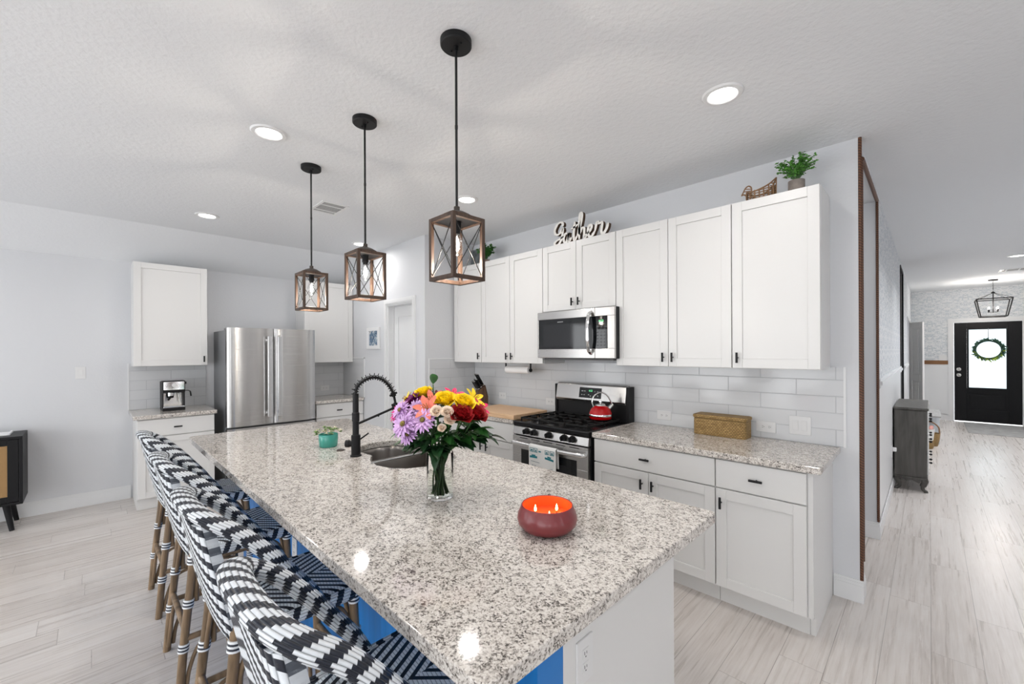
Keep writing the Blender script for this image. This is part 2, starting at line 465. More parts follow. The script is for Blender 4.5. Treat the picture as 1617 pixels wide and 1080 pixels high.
LOC = {}
def thing(name, label, cat, loc=(0, 0, 0), rz=0, group=None, local=False):
    """an Empty at the base of a thing; parts built in world numbers unless local"""
    o = bpy.data.objects.new(name, None); COL.objects.link(o)
    o.empty_display_size = .1; o.location = loc; o.rotation_euler = (0, 0, rz)
    LOC[o.name] = (0, 0, 0) if local else tuple(loc)
    return tag(o, label, cat, group)
def tag(o, label, cat, group=None):
    o['label'] = label; o['category'] = cat
    if group: o['group'] = group
    return o
def copy_thing(o, loc, label, rz=None):
    def rec(a, par):
        c = a.copy(); COL.objects.link(c)
        if par: c.parent = par
        for ch in list(a.children): rec(ch, c)
        return c
    c = rec(o, None); c.location = loc; c['label'] = label
    if rz is not None: c.rotation_euler = (0, 0, rz)
    return c
def bez(p0, p1, p2, p3, n=10):
    o = []
    for i in range(n + 1):
        t = i / n; a = (1 - t)
        o.append(tuple(a ** 3 * x + 3 * a * a * t * y + 3 * a * t * t * z + t ** 3 * w_ for x, y, z, w_ in zip(p0, p1, p2, p3)))
    return o
def spline(pts, n=8, closed=False):
    """Catmull-Rom through points"""
    P = [Vector(p) for p in pts]; m = len(P); out = []
    for i in range(m if closed else m - 1):
        a = P[(i - 1) % m] if (closed or i > 0) else P[i] * 2 - P[i + 1]
        b_, c = P[i], P[(i + 1) % m]
        d = P[(i + 2) % m] if (closed or i + 2 < m) else c * 2 - b_
        for k in range(n):
            t = k / n
            out.append(tuple(.5 * ((2 * b_) + (c - a) * t + (2 * a - 5 * b_ + 4 * c - d) * t * t + (3 * b_ - a - 3 * c + d) * t ** 3)))
    if not closed: out.append(tuple(P[-1]))
    return out

# ================================================================== the room
XL, YB, YP, XP, XH, YD, ZC = -5.926, 3.2334, 2.54, -3.856, -.2956, 12.861, 2.773
YR, XR, XHR = -4.2, 3.6, 1.8            # rear wall, right wall, right wall of the hall

f = MB().box(-6.1, XR + .1, YR - .1, YD + .15, -.12, -.001)
f.quad([(-6.1, YR - .1, 0), (XR + .1, YR - .1, 0), (XR + .1, YD + .15, 0), (-6.1, YD + .15, 0)],
       [(YR - .1, -6.1), (YR - .1, XR + .1), (YD + .15, XR + .1), (YD + .15, -6.1)])
f.build('floor', FLOOR, kind='structure')
c = MB().box(-5.42, XR + .1, YR - .1, YD + .15, ZC, ZC + .12)
c.prism([(XL, 2.46), (-5.42, ZC), (-5.42, ZC + .12), (XL - .12, ZC + .12), (XL - .12, 2.46)], YR - .1, 3.5, T=lambda x, y, z: (x, z, y))
c.build('ceiling', CEIL, kind='structure')

wpf = MB().box(XL, -4.665, YP, YP + .12, 0, ZC + .05).box(-4.09, XP, YP, YP + .12, 0, ZC + .05).box(-4.665, -4.09, YP, YP + .12, 2.085, ZC + .05)
wpf = wpf.build('wall_pantry', WALL, kind='structure')
wps = MB().box(XP - .12, XP, YP + .12, YB + .13, 0, ZC + .05).build('wall_pantry_side', WALL, kind='structure')
wk = MB().box(XP, XH, YB, YB + .13, 0, ZC + .05).build('wall_kitchen', WALL, kind='structure')
h = MB()
for y0, y1, z0, z1 in ((4.42, 8.05, 0, ZC + .05), (8.85, 10.55, 0, ZC + .05), (10.55, 11.72, 2.07, ZC + .05), (11.72, YD, 0, ZC + .05), (YB + .13, 4.42, 2.69, ZC + .05), (8.05, 8.85, 2.68, ZC + .05)):
    h.box(XH - .12, XH, y0, y1, z0, z1)
wh = h.build('wall_hall', WALL, kind='structure')
pw = MB().box(-2.1, XH - .12, 4.42, 4.54, 0, ZC + .05).box(-2.22, -2.1, YB + .13, 4.54, 0, ZC + .05).build('wall_passage', WALL, kind='structure')
pw2 = MB().box(-2.1, XH - .12, 8.85, 8.97, 0, ZC + .05).box(-2.22, -2.1, 7.5, 8.97, 0, ZC + .05).box(-2.1, XH - .12, 7.5, 7.62, 0, ZC + .05).build('wall_side_room', WALL, kind='structure')
pw3 = MB().box(-1.2, XH - .12, 10.4, 10.5, 0, 2.3).box(-1.3, -1.2, 10.4, 11.9, 0, 2.3).box(-1.2, XH - .12, 11.8, 11.9, 0, 2.3).build('wall_closet', mat('closet_shade_paint', (.05, .05, .05), .9), kind='structure')  # near-black wall colour stands in for the shade inside the closet
we = MB().box(XH - .12, .34, YD, YD + .13, 0, ZC + .05).box(1.31, XHR + .1, YD, YD + .13, 0, ZC + .05).box(.34, 1.31, YD, YD + .13, 2.09, ZC + .05).build('wall_entry', WALL, kind='structure')
wlr = MB().box(XHR + .12, XR + .1, 2.9, 3.02, 0, ZC + .05).build('wall_living', WALL, kind='structure')

def wall_with_windows(name, T, u0, u1, wins, n0, top=None):
    """T maps (u, depth outward, z)"""
    m = MB(); us = u0; zt = top or ZC + .05
    for (a, b_, z0, z1) in wins:
        m.box(us, a, 0, .12, 0, zt, T); m.box(a, b_, 0, .12, 0, z0, T); m.box(a, b_, 0, .12, z1, zt, T); us = b_
    m.box(us, u1, 0, .12, 0, zt, T)
    wall_ = m.build(name, WALL, kind='structure')
    for i, (a, b_, z0, z1) in enumerate(wins):
        fr = MB(); t = .05
        fr.box(a, b_, .02, .09, z0, z0 + t, T).box(a, b_, .02, .09, z1 - t, z1, T)
        k = max(1, round((b_ - a) / .9))
        for j in range(k + 1):
            u = a + (b_ - a) * j / k; fr.box(max(a, u - t / 2), min(b_, u + t / 2), .02, .09, z0 + t, z1 - t, T)
        fr.box(a - .07, b_ + .07, -.012, 0, z1, z1 + .08, T).box(a - .07, a, -.012, 0, z0 - .06, z1, T).box(b_, b_ + .07, -.012, 0, z0 - .06, z1, T)
        fr.build('window_%d' % (n0 + i), TRIM, kind='structure')
    return wall_
wl = wall_with_windows('wall_left', lambda u, d, z: (XL - d, u, z), YR - .1, 2.66, [(-3.9, -2.3, .5, 2.2)], 6, 2.6)
portal('window_portal', (XL - .1, -3.1, 1.35), (R(90), 0, PI / 2), 1.6, 1.7)
wall_with_windows('wall_rear', lambda u, d, z: (u, YR - d, z), -5.926, XR, [(-5.2, -1.6, .06, 2.2), (-.6, 2.8, .3, 2.3)], 1)
wall_with_windows('wall_right', lambda u, d, z: (XR + d, u, z), YR, 3.0, [(-3.6, -2.4, .3, 2.2), (-.75, -.45, .1, 2.2), (1.35, 1.75, .1, 2.2)], 3)  # the two narrow windows are added to reflect as streaks in the fridge
MB().box(XHR, XHR + .12, 2.9, YD, 0, ZC + .05).build('wall_hall_right', WALL, kind='structure')
portal('window_portal', (-3.4, YR - .1, 1.13), (R(90), 0, PI), 3.6, 2.14)
portal('window_portal', (1.1, YR - .1, 1.3), (R(90), 0, PI), 3.4, 2.0)
portal('window_portal', (XR + .1, -3.0, 1.25), (R(90), 0, -PI / 2), 1.2, 1.9)

portal('window_portal', (XR + .1, -.6, 1.15), (R(90), 0, -PI / 2), .3, 2.1)
portal('window_portal', (XR + .1, 1.55, 1.15), (R(90), 0, -PI / 2), .4, 2.1)

# ---- tile, wallpaper, rails: finishes that are parts of their wall
def tile_panel(name, parent, T, u0, u1, z0, z1, edges=()):
    m = MB(); n = 0
    m.box(u0, u1, 0, .008, z0, z1, T)
    m.uv = {i: [(u + 1.434, z - .914) for (u, z) in [(0, 0)] * 4] for i in m.uv}
    # front face uv in wall metres
    b_ = len(m.v)
    m.quad([T(u0, .0082, z0), T(u1, .0082, z0), T(u1, .0082, z1), T(u0, .0082, z1)], [(u0 + 1.434 + 4.1 * 3, z0 - .914), (u1 + 1.434 + 4.1 * 3, z0 - .914), (u1 + 1.434 + 4.1 * 3, z1 - .914), (u0 + 1.434 + 4.1 * 3, z1 - .914)])
    o = m.build(name, TILE, parent, kind=None)
    if edges:
        e = MB()
        for (a, b2, c0, c1) in edges: e.box(a, b2, 0, .011, c0, c1, T)
        e.build('tile_edge_trim', TRIM, parent)
    return o
Tk = lambda u, d, z: (u, YB - d, z)
Tf = lambda u, d, z: (XL + d, u, z)
Tp = lambda u, d, z: (u, YP - d, z)
Ts = lambda u, d, z: (XP + d, u, z)
tile_panel('tile_backsplash', wk, Tk, XP + .009, -.372, .914, 1.402, [(-.372, -.360, .914, 1.402)])
tile_panel('tile_backsplash', wl, Tf, .275, .93, .914, 1.40, [(.263, .275, .914, 1.40)])
tile_panel('tile_backsplash', wl, Tf, 1.88, YP - .009, .914, 1.40)
tile_panel('tile_backsplash', wpf, Tp, XL + .009, -5.282, .914, 1.425, [(-5.282, -5.27, .914, 1.437), (XL + .009, -5.27, 1.425, 1.437)])
tile_panel('tile_backsplash', wps, Ts, 2.592, YB - .009, .914, 1.425, [(2.58, 2.592, .914, 1.437), (2.592, YB - .009, 1.425, 1.437)])

pp = MB()
pp.box(XH, XH + .002, 4.42, 8.05, 1.275, ZC); pp.box(XH, XH + .002, 8.85, 10.55, 1.275, ZC); pp.box(XH, XH + .002, 11.72, YD, 1.275, ZC)
pp.box(XH, XH + .002, YB + .13, 4.42, 2.70, ZC); pp.box(XH, XH + .002, 8.05, 8.85, 2.69, ZC); pp.box(XH, XH + .002, 10.55, 11.72, 2.14, ZC)
pp.build('floral_wallpaper', PAPER, wh)
pe = MB().box(XH + .002, .28, YD - .002, YD, 1.275, ZC).box(1.37, XHR, YD - .002, YD, 1.275, ZC).box(.28, 1.37, YD - .002, YD, 2.16, ZC)
pe.build('floral_wallpaper', PAPER, we)
MB().box(XH, .275, YD - .02, YD, 1.19, 1.272).box(1.375, XHR, YD - .02, YD, 1.19, 1.272).build('wall_rail', RAILW, we, label='brown wooden rail below the floral wallpaper')
wn = MB().box(XH, .275, YD - .006, YD, .12, 1.19).box(1.375, XHR, YD - .006, YD, .12, 1.19)
wn.box(.14, .15, YD - .009, YD - .004, .2, 1.12).box(-.2, .15, YD - .009, YD - .004, 1.11, 1.12)
wn.build('wainscot_panel', TRIM, we)
cr = MB()
for y0, y1 in ((4.42, 8.02), (8.88, 10.5)):
    cr.box(XH, XH + .006, y0, y1, .12, 1.2); cr.box(XH, XH + .018, y0, y1, 1.20, 1.225); cr.box(XH, XH + .03, y0, y1, 1.225, 1.255); cr.box(XH, XH + .018, y0, y1, 1.255, 1.275)
cr.build('chair_rail', TRIM, wh)
# rope trims round the opening beside the kitchen wall
rp = MB().box(XH, XH + .003, YB + .012, YB + .13, .13, ZC)
rp.tube([(XH + .004, YB + .004, .128), (XH + .004, YB + .004, ZC)], .0095, 8); rp.tube([(XH + .001, YB + .133, .2), (XH + .001, YB + .133, 2.70)], .0075, 8)
rp.build('rope_trim', ROPE, wk, label='brown rope trim down the wall corner', smooth=60)
rp = MB().tube([(XH + .003, 4.41, .14), (XH + .003, 4.41, 2.69)], .009, 8).tube([(XH + .003, YB + .14, 2.69), (XH + .003, 4.41, 2.69)], .012, 8)
rp.build('rope_trim', ROPE, wh, label='brown rope trim round the opening', smooth=60)
bt = MB().box(XH - .01, XH + .012, 8.03, 8.06, .12, 2.70).box(XH - .01, XH + .012, 8.84, 8.87, .12, 2.70).box(XH - .01, XH + .012, 8.06, 8.84, 2.67, 2.70)
bt.build('opening_edge', MATTE, wh, label='thin black edging of the far opening')

def baseboard(name, T, spans):
    m = MB()
    for a, b_ in spans:
        m.box(a, b_, 0, .014, 0, .1, T).box(a, b_, 0, .0105, .1, .118, T).box(a, b_, 0, .006, .118, .132, T)
    return m.build(name, TRIM, kind='structure')
baseboard('baseboard_left', lambda u, d, z: (XL + d, u, z), [(YR, .285)])
baseboard('baseboard_kitchen', lambda u, d, z: (u, YB - d, z), [(-.424, XH + .014)])
baseboard('baseboard_kitchen_end', lambda u, d, z: (XH + d, u, z), [(YB, YB + .13)])
baseboard('baseboard_hall', lambda u, d, z: (XH + d, u, z), [(4.42 - .014, 8.04), (8.87, 10.5), (11.78, YD)])
baseboard('baseboard_passage', lambda u, d, z: (u, 4.42 - d, z), [(-2.1, XH)])
baseboard('baseboard_pantry', lambda u, d, z: (u, YP - d, z), [(-5.26, -4.735), (-4.02, XP + .014)])
baseboard('baseboard_entry', lambda u, d, z: (u, YD - d, z), [(XH, .275), (1.375, XHR)])
baseboard('baseboard_hall_right', lambda u, d, z: (XHR - d, u, z), [(2.9, YD)])
baseboard('baseboard_rear', lambda u, d, z: (u, YR + d, z), [(-1.5, -.7), (2.9, XR)])

# ---- doors
def casing(m, T, u0, u1, z1, wd=.062, th=.016):
    m.box(u0 - wd, u0, 0, th, 0, z1 + wd, T).box(u1, u1 + wd, 0, th, 0, z1 + wd, T).box(u0, u1, 0, th, z1, z1 + wd, T)
    m.box(u0 - wd + .012, u0 - .014, th, th + .006, 0, z1 + .04, T).box(u1 + .014, u1 + wd - .012, th, th + .006, 0, z1 + .04, T).box(u0 - .014, u1 + .014, th, th + .006, z1 + .014, z1 + wd - .012, T)
def panel_leaf(m, T, u0, u1, z0, z1, panels, th=.036, dep=.009, st=.11):
    """door leaf built of stiles, rails and sunk panels; depth 0 = front face, growing inward (negative T depth)"""
    m.box(u0, u1, -th, -dep, z0, z1, T)
    zs = [z0] + [q for p in panels for q in p] + [z1]
    m.box(u0, u0 + st, -dep, 0, z0, z1, T).box(u1 - st, u1, -dep, 0, z0, z1, T)
    for i in range(0, len(zs), 2): m.box(u0 + st, u1 - st, -dep, 0, zs[i], zs[i + 1], T)
    for a, b_ in panels: m.box(u0 + st + .03, u1 - st - .03, -dep, -dep * .35, a + .03, b_ - .03, T)
    return m
d1 = MB(); casing(d1, Tp, -4.665, -4.09, 2.075)
d1.box(-4.665, -4.65, -.12, 0, 0, 2.075, Tp).box(-4.105, -4.09, -.12, 0, 0, 2.075, Tp).box(-4.65, -4.105, -.12, 0, 2.06, 2.085, Tp)
d1.box(-4.65, -4.64, -.075, -.065, 0, 2.06, Tp)
D1 = d1.build('door_1', TRIM, kind='structure', label='white panelled pantry door in its casing')
T1 = lambda u, d, z: (u, YP + .078 - d, z)
panel_leaf(MB(), T1, -4.648, -4.107, .01, 2.056, [(.23, .86), (1.0, 1.93)], st=.1).build('door_leaf', TRIM, D1, bevel=.003)
MB().ball((-4.16, YP + .035, .93), .028).cyl((-4.16, YP + .078, .93), (-4.16, YP + .05, .93), .014).build('door_knob', BLACK, D1, smooth=40)
# front door
Te = lambda u, d, z: (u, YD - d, z)
d2 = MB(); casing(d2, Te, .34, 1.31, 2.085, wd=.07)
d2.box(.34, .362, -.1, 0, 0, 2.085, Te).box(1.288, 1.31, -.1, 0, 0, 2.085, Te).box(.362, 1.288, -.1, 0, 2.068, 2.09, Te)
D2 = d2.build('door_2', TRIM, kind='structure', label='black front door with a tall frosted glass pane in white casing')
lf = MB()
lf.box(.365, .545, -.05, .0, .015, 2.065, Te).box(1.11, 1.285, -.05, .0, .015, 2.065, Te).box(.545, 1.11, -.05, 0, 1.935, 2.065, Te).box(.545, 1.11, -.05, 0, .60, .70, Te)
lf.box(.545, 1.11, -.05, 0, .015, .26, Te).box(.545, 1.11, -.04, -.012, .26, .60, Te).box(.585, 1.07, -.014, -.003, .30, .56, Te)
lf.box(.545, .575, 0, .012, .69, 1.945, Te).box(1.08, 1.11, 0, .012, .69, 1.945, Te).box(.575, 1.08, 0, .012, 1.915, 1.945, Te).box(.575, 1.08, 0, .012, .69, .72, Te)
lf.build('door_leaf', mat('black_door_paint', (.004, .004, .005), .45, spec=.2), D2, bevel=.003)
fg = NT('frosted_glass')
for nd in list(fg.N):
    if nd.type == 'BSDF_PRINCIPLED': fg.N.remove(nd)
out = [nd for nd in fg.N if nd.type == 'OUTPUT_MATERIAL'][0]
a_ = fg.n('BsdfTranslucent'); a_.inputs[0].default_value = (.56, .60, .61, 1); b_ = fg.n('BsdfTransparent'); b_.inputs[0].default_value = (.85, .95, 1, 1)
mx = fg.n('MixShader'); mx.inputs[0].default_value = .03; fg.link(a_.outputs[0], mx.inputs[1]); fg.link(b_.outputs[0], mx.inputs[2]); fg.link(mx.outputs[0], out.inputs[0])
MB().box(.57, 1.085, -.02, -.014, .715, 1.92, Te).build('glass_pane', fg.m, D2)
NICK = mat('satin_nickel', (.55, .53, .50), .25, metal=1)
kb = MB()
for z in (1.092, .972): kb.cyl((.431, YD, z), (.431, YD - .012, z), .032, n=20); kb.ball((.431, YD - .04, z), (.026, .024, .026)); kb.cyl((.431, YD - .01, z), (.431, YD - .04, z), .012)
kb.build('door_knob', NICK, D2, smooth=40)
portal('door_portal', (.83, YD + .03, 1.32), (R(90), 0, 0), .55, 1.25)
# half-open closet door in the hall
d3 = MB(); Th = lambda u, d, z: (XH + d, u, z); casing(d3, Th, 10.55, 11.72, 2.07, wd=.045)
D3 = d3.build('door_3', TRIM, kind='structure', label='white closet door standing ajar into the hall')
hx, hy = XH + .006, 11.46
def T3(u, d, z):
    dx, dy = .19, -.19; l = math.hypot(dx, dy); dx, dy = dx / l, dy / l
    return (hx + dx * u + dy * d, hy + dy * u - dx * d, z)
panel_leaf(MB(), T3, 0, .27, .012, 2.04, [(.2, .9), (1.02, 1.93)], st=.055).build('door_leaf', mat('door_white', (.74, .735, .725), .4), D3, bevel=.003)

# ================================================================== cabinets
def pull(F, u, z, parent, vertical=True, l=.066):
    m = MB(); r = .0072
    if vertical: m.cyl(F(u, .026, z - l / 2), F(u, .026, z + l / 2), r, n=10)
    else: m.cyl(F(u - l / 2, .026, z), F(u + l / 2, .026, z), r, n=10)
    m.cyl(F(u, 0, z), F(u, .026, z), .0046, n=10)
    return m.build('handle', BLACK, parent, smooth=40, label='black bar handle')
def shaker(F, u0, u1, z0, z1, parent, handle=None, st=.058):
    m = MB(); th = .02; rc = .009
    m.box(u0, u0 + st, -th, 0, z0, z1, F).box(u1 - st, u1, -th, 0, z0, z1, F)
    m.box(u0 + st, u1 - st, -th, 0, z0, z0 + st, F).box(u0 + st, u1 - st, -th, 0, z1 - st, z1, F)
    m.box(u0 + st, u1 - st, -th, -rc, z0 + st, z1 - st, F)
    o = m.build('door', CAB, parent, bevel=.0016)
    if handle: pull(F, handle[0], handle[1], o)
    return o
def drawer(F, u0, u1, z0, z1, parent, hu=None):
    o = MB().box(u0, u1, -.02, 0, z0, z1, F).build('drawer', CAB, parent, bevel=.002)
    if hu is not None: pull(F, hu, (z0 + z1) / 2 - .002, o, vertical=False)
    return o
g_ = .0022
def upper(label, F, u0, u1, z0, z1, splits, handles, depth, group='white wall cabinets'):
    p0 = F(u0, -.02, z0)
    t = thing('wall_cabinet', label, 'cabinet', F((u0 + u1) / 2, -.02 - depth / 2, z0))
    MB().box(u0, u1, -.0205 - depth, -.0205, z0, z1, F).build('body', CAB, t, bevel=.001)
    us = [u0] + list(splits) + [u1]
    for i in range(len(us) - 1):
        shaker(F, us[i] + g_, us[i + 1] - g_, z0 + .003, z1 - .003, t, handles[i] and (us[i] + .034 if handles[i] == 'l' else us[i + 1] - .034, z0 + .068))
    return t
Fk = lambda u, o, z: (u, 2.910 - o, z)
ZU, ZT = 1.393, 2.453
dk = YB - .001 - 2.9305
upper('narrow single-door white wall cabinet in the corner by the pantry', Fk, -3.828, -3.357, ZU, ZT, [], ['r'], dk)
upper('double-door white wall cabinet left of the microwave, above the paper towel roll', Fk, -3.355, -2.504, ZU, ZT, [-2.931], ['r', 'l'], dk)
upper('short double-door white wall cabinet directly above the microwave', Fk, -2.502, -1.747, 1.862, ZT, [-2.128], ['r', 'l'], dk)
upper('double-door white wall cabinet just right of the microwave', Fk, -1.745, -.903, ZU, ZT, [-1.323], ['r', 'l'], dk)
upper('single-door white wall cabinet at the right end, under the potted plant', Fk, -.901, -.436, ZU, ZT, [], ['l'], dk)
Ff = lambda u, o, z: (-5.601 + o, u, z)
dfw = 5.926 - 5.622 - .001
upper('white wall cabinet above the espresso machine, left of the fridge', Ff, .292, .897, 1.375, 2.428, [], ['r'], dfw)
upper('white wall cabinet right of the fridge, behind the pendant lamps', Ff, 1.902, 2.531, 1.375, 2.428, [], ['l'], dfw)

def base(label, F, u0, u1, depth, dr, doors, handles, end=None, toe=.075):
    """dr: drawer handle u; doors: list of splits; end: 'l'/'r' finished panel"""
    t = thing('base_cabinet', label, 'cabinet', F((u0 + u1) / 2, -depth / 2, 0))
    m = MB().box(u0, u1, -.0205 - depth, -.0205, .115, .876, F)
    m.box(u0, u1, -.0205 - depth, -toe, 0, .115, F)
    m.build('body', CAB, t, bevel=.001)
    if end:
        e0, e1 = (u0 - .024, u0 - .001) if end == 'l' else (u1 + .001, u1 + .024)
        T = (lambda a, b_, z: F(b_, a, z))
        MB().prism([(-.0205 - depth, 0), (-toe - .004, 0), (-toe - .004, .115), (-.018, .115), (-.018, .876), (-.0205 - depth, .876)], e0, e1,
                   T=lambda a, b_, z: F(z, a, b_)).build('end_panel', CAB, t, bevel=.001)
    drawer(F, u0 + g_, u1 - g_, .704, .866, t, dr)
    us = [u0] + list(doors) + [u1]
    for i in range(len(us) - 1):
        shaker(F, us[i] + g_, us[i + 1] - g_, .122, .696, t, handles[i] and (us[i] + .032 if handles[i] == 'l' else us[i + 1] - .045, .618))
    return t
Fb = lambda u, o, z: (u, 2.603 - o, z)
db = YB - .001 - 2.6235
base('white double-door base cabinet with a wide drawer, right of the range', Fb, -1.749, -.903, db, -1.344, [-1.324], ['r', 'l'])
base('white single-door base cabinet with a drawer at the free end of the counter', Fb, -.901, -.452, db, -.684, [], ['l'], end='r')
base('white double-door base cabinet under the cutting board, left of the range', Fb, -3.31, -2.572, db, -2.974, [-2.955], ['r', 'l'])
base('white base cabinet hidden in the corner below the knife block', Fb, -3.846, -3.312, db, -3.55, [], ['r'])
Ffb = lambda u, o, z: (-5.296 + o, u, z)
dfb = 5.926 - 5.296 - .0205 - .001
base('white base cabinet under the espresso machine, left of the fridge', Ffb, .30, .905, dfb, .603, [], ['r'])
base('white base cabinet in the corner right of the fridge', Ffb, 1.93, 2.529, dfb, 2.205, [], ['l'])

# ---- granite counters
def slab(name, label, x0, x1, y0, y1, z0=.877, z1=.914, rad=None):
    def rc(r, cx, cy, a0): return [(cx + r * math.cos(R(a0 + 15 * i)), cy + r * math.sin(R(a0 + 15 * i))) for i in range(7)]
    pts = []
    for (cx, cy, a0, k) in ((x1, y1, 0, 0), (x0, y1, 90, 1), (x0, y0, 180, 2), (x1, y0, 270, 3)):
        r = (rad or {}).get(k, 0)
        if r: pts += rc(r, cx + (-r if k in (0, 3) else r), cy + (-r if k < 2 else r), a0)
        else: pts.append((cx, cy))
    o = MB().prism(pts, z0, z1).build(name, GRANITE, bevel=.005, segs=3)
    return tag(o, label, 'countertop')
slab('countertop', 'speckled grey granite counter right of the range, under the wicker basket', -1.752, -.388, 2.578, YB - .009, rad={3: .012})
slab('countertop', 'speckled granite counter left of the range, under the cutting board', XP + .009, -2.566, 2.578, YB - .009)
slab('countertop', 'small granite counter under the espresso machine', XL + .009, -5.276, .270, .926, rad={0: .01, 3: .01})
slab('countertop', 'small granite counter in the corner right of the fridge', XL + .009, -5.276, 1.912, YP - .009)

# ---- island
IS = thing('kitchen_island', 'white kitchen island base with a bright blue board back', 'kitchen island', (-2.15, 1.2, 0))
m = MB().box(-3.57, -2.66, .893, 1.556, .1, .876).box(-1.77, -.722, .893, 1.556, .1, .876).box(-2.66, -1.77, .893, 1.556, .1, .65).box(-2.66, -1.77, 1.54, 1.556, .65, .876).box(-2.66, -1.77, .893, .91, .65, .876).box(-3.57, -.722, .893, 1.50, 0, .1)
m.build('body', CAB, IS)
MB().prism([(.892, 0), (1.505, 0), (1.505, .1), (1.578, .1), (1.578, .876), (.892, .876)], -.72, -.70, T=lambda a, b_, z: (z, a, b_)).build('end_panel', CAB, IS, bevel=.0015)
MB().prism([(.892, 0), (1.505, 0), (1.505, .1), (1.578, .1), (1.578, .876), (.892, .876)], -3.592, -3.572, T=lambda a, b_, z: (z, a, b_)).build('end_panel', CAB, IS, bevel=.0015)
MB().box(-3.592, -.70, .787, .8905, 0, .876).build('back_board', BLUE, IS, label='bright blue painted board back')
Fi = lambda u, o, z: (u, 1.578 + o, z)
us = [-3.57, -3.12, -2.72, -2.29, -1.86, -1.30, -.722]
for i in range(6): shaker(Fi, us[i] + g_, us[i + 1] - g_, .122, .696, IS, (us[i] + .034, .63)); drawer(Fi, us[i] + g_, us[i + 1] - g_, .704, .866, IS, (us[i] + us[i + 1]) / 2)

SINKL = [(-2.300, 1.135), (-2.39, 1.126), (-2.47, 1.140), (-2.535, 1.185), (-2.578, 1.25), (-2.588, 1.32), (-2.575, 1.40), (-2.54, 1.455), (-2.47, 1.485), (-2.38, 1.495), (-2.300, 1.495)]
SINKR = [(-2.270, 1.495), (-2.10, 1.497), (-1.97, 1.49), (-1.89, 1.455), (-1.853, 1.39), (-1.845, 1.30), (-1.855, 1.21), (-1.89, 1.13), (-1.95, 1.08), (-2.06, 1.055), (-2.17, 1.075), (-2.24, 1.11), (-2.270, 1.135)]
def slab_with_hole():
    cut = MB().prism(SINKL + SINKR, .8, 1.0).build('cut', GRANITE)
    o = slab('countertop', 'large speckled granite island top with the sink, vase and candle', -3.73, -.556, .484, 1.6175, rad={0: .02, 1: .045, 2: .025, 3: .03})
    o.modifiers.clear()
    bo = o.modifiers.new('b', 'BOOLEAN'); bo.operation = 'DIFFERENCE'; bo.object = cut; bo.solver = 'EXACT'
    bv = o.modifiers.new('bevel', 'BEVEL'); bv.width = .005; bv.segments = 3; bv.limit_method = 'ANGLE'; bv.angle_limit = R(40)
    me = bpy.data.meshes.new_from_object(o.evaluated_get(bpy.context.evaluated_depsgraph_get()))
    o.modifiers.clear(); o.data = me; me.name = 'countertop'
    bpy.data.objects.remove(cut)
    return o
bpy.context.view_layer.update()
slab_with_hole()
SK = thing('kitchen_sink', 'double-bowl undermount steel sink in the island top', 'sink', (-2.2, 1.28, .68))
def bowl(poly, nm, grow):
    cx = sum(p[0] for p in poly) / len(poly); cy = sum(p[1] for p in poly) / len(poly)
    m = MB(); rings = [(1.05, .876), (1.01, .872), (.985, .85), (.95, .74), (.90, .70), (.78, .688), (.12, .684)]
    n = len(poly)
    b_ = 0
    for s_, z in rings:
        for x, y in poly:
            sx = min(1.006, s_) if False else s_
            m.v.append((cx + (x - cx) * sx, cy + (y - cy) * sx, z))
    for r_ in range(len(rings) - 1):
        for i in range(n):
            j = (i + 1) % n; m._f((r_ * n + i, r_ * n + j, (r_ + 1) * n + j, (r_ + 1) * n + i))
    o = m.build(nm, STEELS, SK, smooth=50)
    so = o.modifiers.new('thickness', 'SOLIDIFY'); so.thickness = .0015; so.offset = 1
    MB().lathe([(0, .0), (.036, .0), (.042, .004), (.040, .006), (.03, .003), (0, .002)], (cx, cy, .685), 20).build('drain', ALU, SK, smooth=40)
bowl([(x, y) for x, y in SINKL], 'bowl', 1); bowl([(x, y) for x, y in SINKR], 'bowl', 1)
MB().box(-2.301, -2.269, 1.12, 1.505, .862, .874).build('divider', ALU, SK, bevel=.004, label='bright steel divider between the bowls')

FA = thing('kitchen_faucet', 'matte black spring-arch kitchen faucet behind the sink', 'faucet', (-2.326, 1.065, .914))
fx, fy = -2.326, 1.065
MB().lathe([(0, 0), (.031, 0), (.031, .006), (.0255, .010), (.0255, .118), (.022, .122), (0, .122)], (fx, fy, .914), 24).build('base', MATTE, FA, smooth=40)
MB().lathe([(0, 0), (.0175, 0), (.0175, .075), (.0205, .078), (.0205, .125), (.0165, .128), (.0165, .235), (0, .235)], (fx, fy, 1.036), 20).build('column', MATTE, FA, smooth=40)
arch = spline([(fx, fy, 1.262), (fx, fy + .006, 1.300), (fx, fy + .036, 1.334), (fx, fy + .085, 1.356), (fx, fy + .125, 1.357), (fx, fy + .17, 1.340), (fx, fy + .208, 1.304), (fx, fy + .236, 1.255), (fx, fy + .25, 1.20), (fx, fy + .252, 1.165)], 6)
MB().tube(arch, .0075, 10).build('hose', MATTE, FA, smooth=60)
